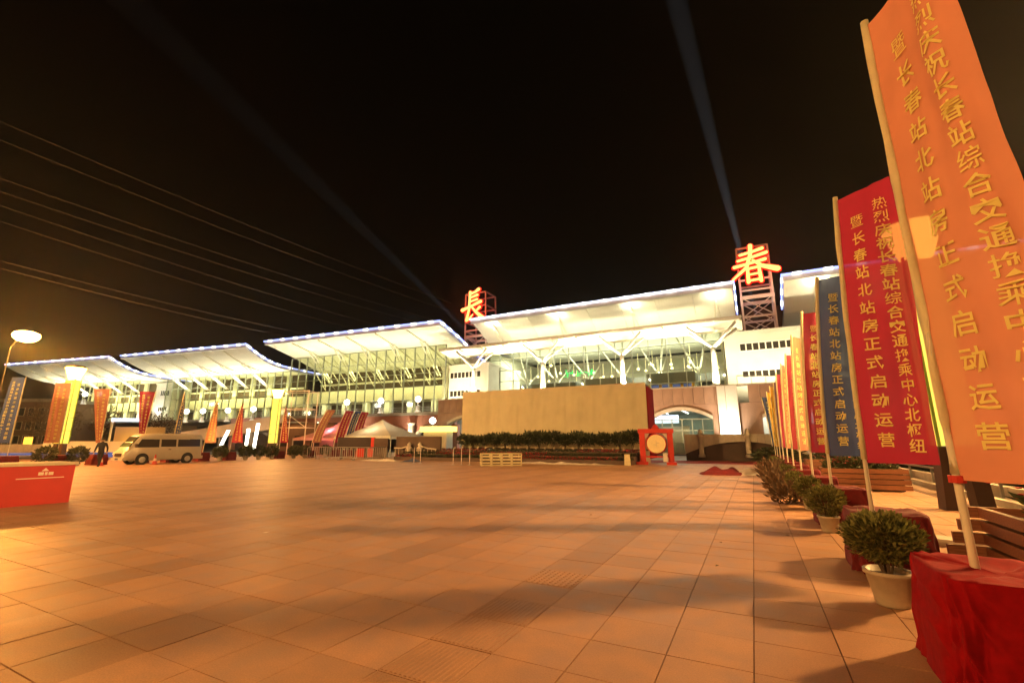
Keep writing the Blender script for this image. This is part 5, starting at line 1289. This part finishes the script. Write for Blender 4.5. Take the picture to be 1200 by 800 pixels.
b = MB(); b.box(-12.3, 12.3, -.3, 10.3, 10.502, 11.2); b.build('roof_edge', 'concrete', db)
for k in range(3):
    for i in range(10):
        f = MB(); x = -11 + i * 2.3; z = 1.2 + k * 3.1; f.ring(x - .09, x + 1.39, z - .09, z + 1.79, .088, -.08, .02); wf = f.build('window', 'stone', db)
        p = MB(); p.box(x, x + 1.3, -.03, .03, z + .004, z + 1.696); p.build('pane', 'winglass', wf)
def bare_tree(x, y, h, label, seed):
    r = thing('bare_tree', label, 'tree', (x, y, 0), seed, 'thin trees before the distant block'); rn = random.Random(seed)
    b = MB(); b.path([(0, 0, 0), (.1, 0, h * .3), (0, .1, h * .62)], [.2, .15, .1], 8)
    for k in range(9):
        a = k * 2.4; z = h * (.35 + .05 * k); L = h * .36
        m_ = Vector((math.cos(a) * L * .5, math.sin(a) * L * .5, z + L * .5)); e_ = Vector((math.cos(a + .3) * L * .8, math.sin(a + .3) * L * .8, z + L))
        b.path([(0, 0, z - .2), m_, e_], [.07, .045, .015], 5)
        for q in range(4):
            s_ = m_.lerp(e_, q / 4); d = Vector((rn.uniform(-1, 1), rn.uniform(-1, 1), rn.uniform(.2, 1))) * L * .35; b.path([s_, s_ + d * .5, s_ + d], [.025, .016, .006], 4)
    b.build('trunk', 'bark', r, True)
    lf = leafball(700, h * .3, h * .34, .32, seed, .15); lf.v = [(v[0], v[1], v[2] + h * .68) for v in lf.v]; lf.build('crown', 'leafdry', r)
for k, (x, y, h, lb) in enumerate(((-108, 33, 7.5, 'thin tree left of the pair of amber uplights'), (-103, 35, 7, 'thin tree between the amber uplights'), (-98, 38, 7.5, 'thin tree behind the wide orange banner'), (-86, 41, 6, 'thin tree behind the narrow orange banner'))):
    bare_tree(x, y, h, lb, 40 + k)
for k, (px, py, lb) in enumerate(((-106.5, 27.6, 'amber glowing box at the foot of the thin trees, nearer the blue grey banner'), (-100.5, 29.8, 'amber glowing box at the foot of the thin trees, nearer the wide orange banner'))):
    r = thing('ground_light', lb, 'ground light', (px, py, 0), R(30), 'amber ground lights'); b = MB(); b.box(-.4, .4, -.3, .3, .9, 2.3); b.build('glowing_face', 'amberglow', r); b = MB(); b.box(-.8, .8, -.4, .4, 0, .89); b.build('plinth', 'concrete', r)
    light('POINT', 'glow', (0, -1.2, 2.4), 350, (1, .55, .1), r, .3)
gt = thing('lit_gate', 'white lit gate frame with amber glow behind the first light column', 'gate', (-77, 32.5, 0), R(40))
b = MB(); b.box(-2.0, -1.8, -.1, .1, 0, 4.3); b.build('post', 'white', gt); b = MB(); b.box(-2.0, 1.6, -.12, .12, 4.31, 4.75); b.build('lit_beam', 'screen', gt)
b = MB(); b.box(-1.7, 4.4, .6, .8, 0, 3.6); b.build('amber_wall', 'ramp', gt)
b = MB(); b.box(-.6, 2.2, .3, .5, .5, .95); b.build('uplight', 'amberglow', gt)
light('POINT', 'uplight_glow', (1, -.6, 1.0), 420, (1, .55, .1), gt, .3)
lwl = thing('low_wall', 'long low pale wall behind the first draped boxes of the far side', 'wall', (-66, 22, 0), R(62))
for i in range(12):
    b = MB(); b.box(-14 + i * 2, -12.02 + i * 2, 0, .4, 0, 1.3); b.build('wall_block', 'stone', lwl)
b = MB(); b.box(-14, 10, -.06, -.004, .2, .42); b.build('lit_stripe', 'blueglow', lwl)

# ------------------------------------------------------------------ overhead cables
GW = 'overhead cables above the low halls'
CW = [((-69.9, 12.7, 36.7), (-60, 85, 33.5), 'topmost overhead cable'), ((-70.1, 13.1, 34.7), (-61, 85, 31.8), 'overhead cable second from the top'), ((-70.5, 13.9, 30.6), (-64, 84, 29.6), 'third overhead cable from the top'),
      ((-70.7, 14.1, 29.2), (-66, 84, 28.6), 'fourth overhead cable from the top'), ((-70.8, 14.4, 27.7), (-72, 82, 27.2), 'fifth overhead cable from the top'), ((-71, 14.8, 26.0), (-76, 82, 26.2), 'sixth overhead cable from the top'),
      ((-71.5, 15.8, 21.8), (-84, 80, 25.2), 'lower overhead cable, upper of the last pair'), ((-71.6, 15.9, 21), (-88, 80, 24.6), 'lowest overhead cable')]
for a, c, lb in CW:
    a = Vector(a); c = Vector(c); st_ = a - (c - a) * .35; en = c
    b = MB(); b.path([st_.lerp(en, k / 14) + Vector((0, 0, -1.2 * math.sin(PI * k / 14) * 1.0)) for k in range(15)], .045, 5)
    o = b.build('overhead_cable', 'wire'); tag(o, lb + ' crossing the sky over the low halls', 'cable', GW)

# ------------------------------------------------------------------ night haze
hz = MB(); hz.box(-335, 175, -80, 245, -1.1, 140)
hm = bpy.data.materials.new('night haze'); hm.use_nodes = True; n = hm.node_tree.nodes; n.clear()
pv = n.new('ShaderNodeVolumePrincipled'); pv.inputs['Color'].default_value = (.8, .78, .76, 1); pv.inputs['Density'].default_value = 0.00055; pv.inputs['Anisotropy'].default_value = 0.8
ou = n.new('ShaderNodeOutputMaterial'); hm.node_tree.links.new(pv.outputs[0], ou.inputs['Volume'])
hz = hz.build('haze', hm); tag(hz, kind='stuff')
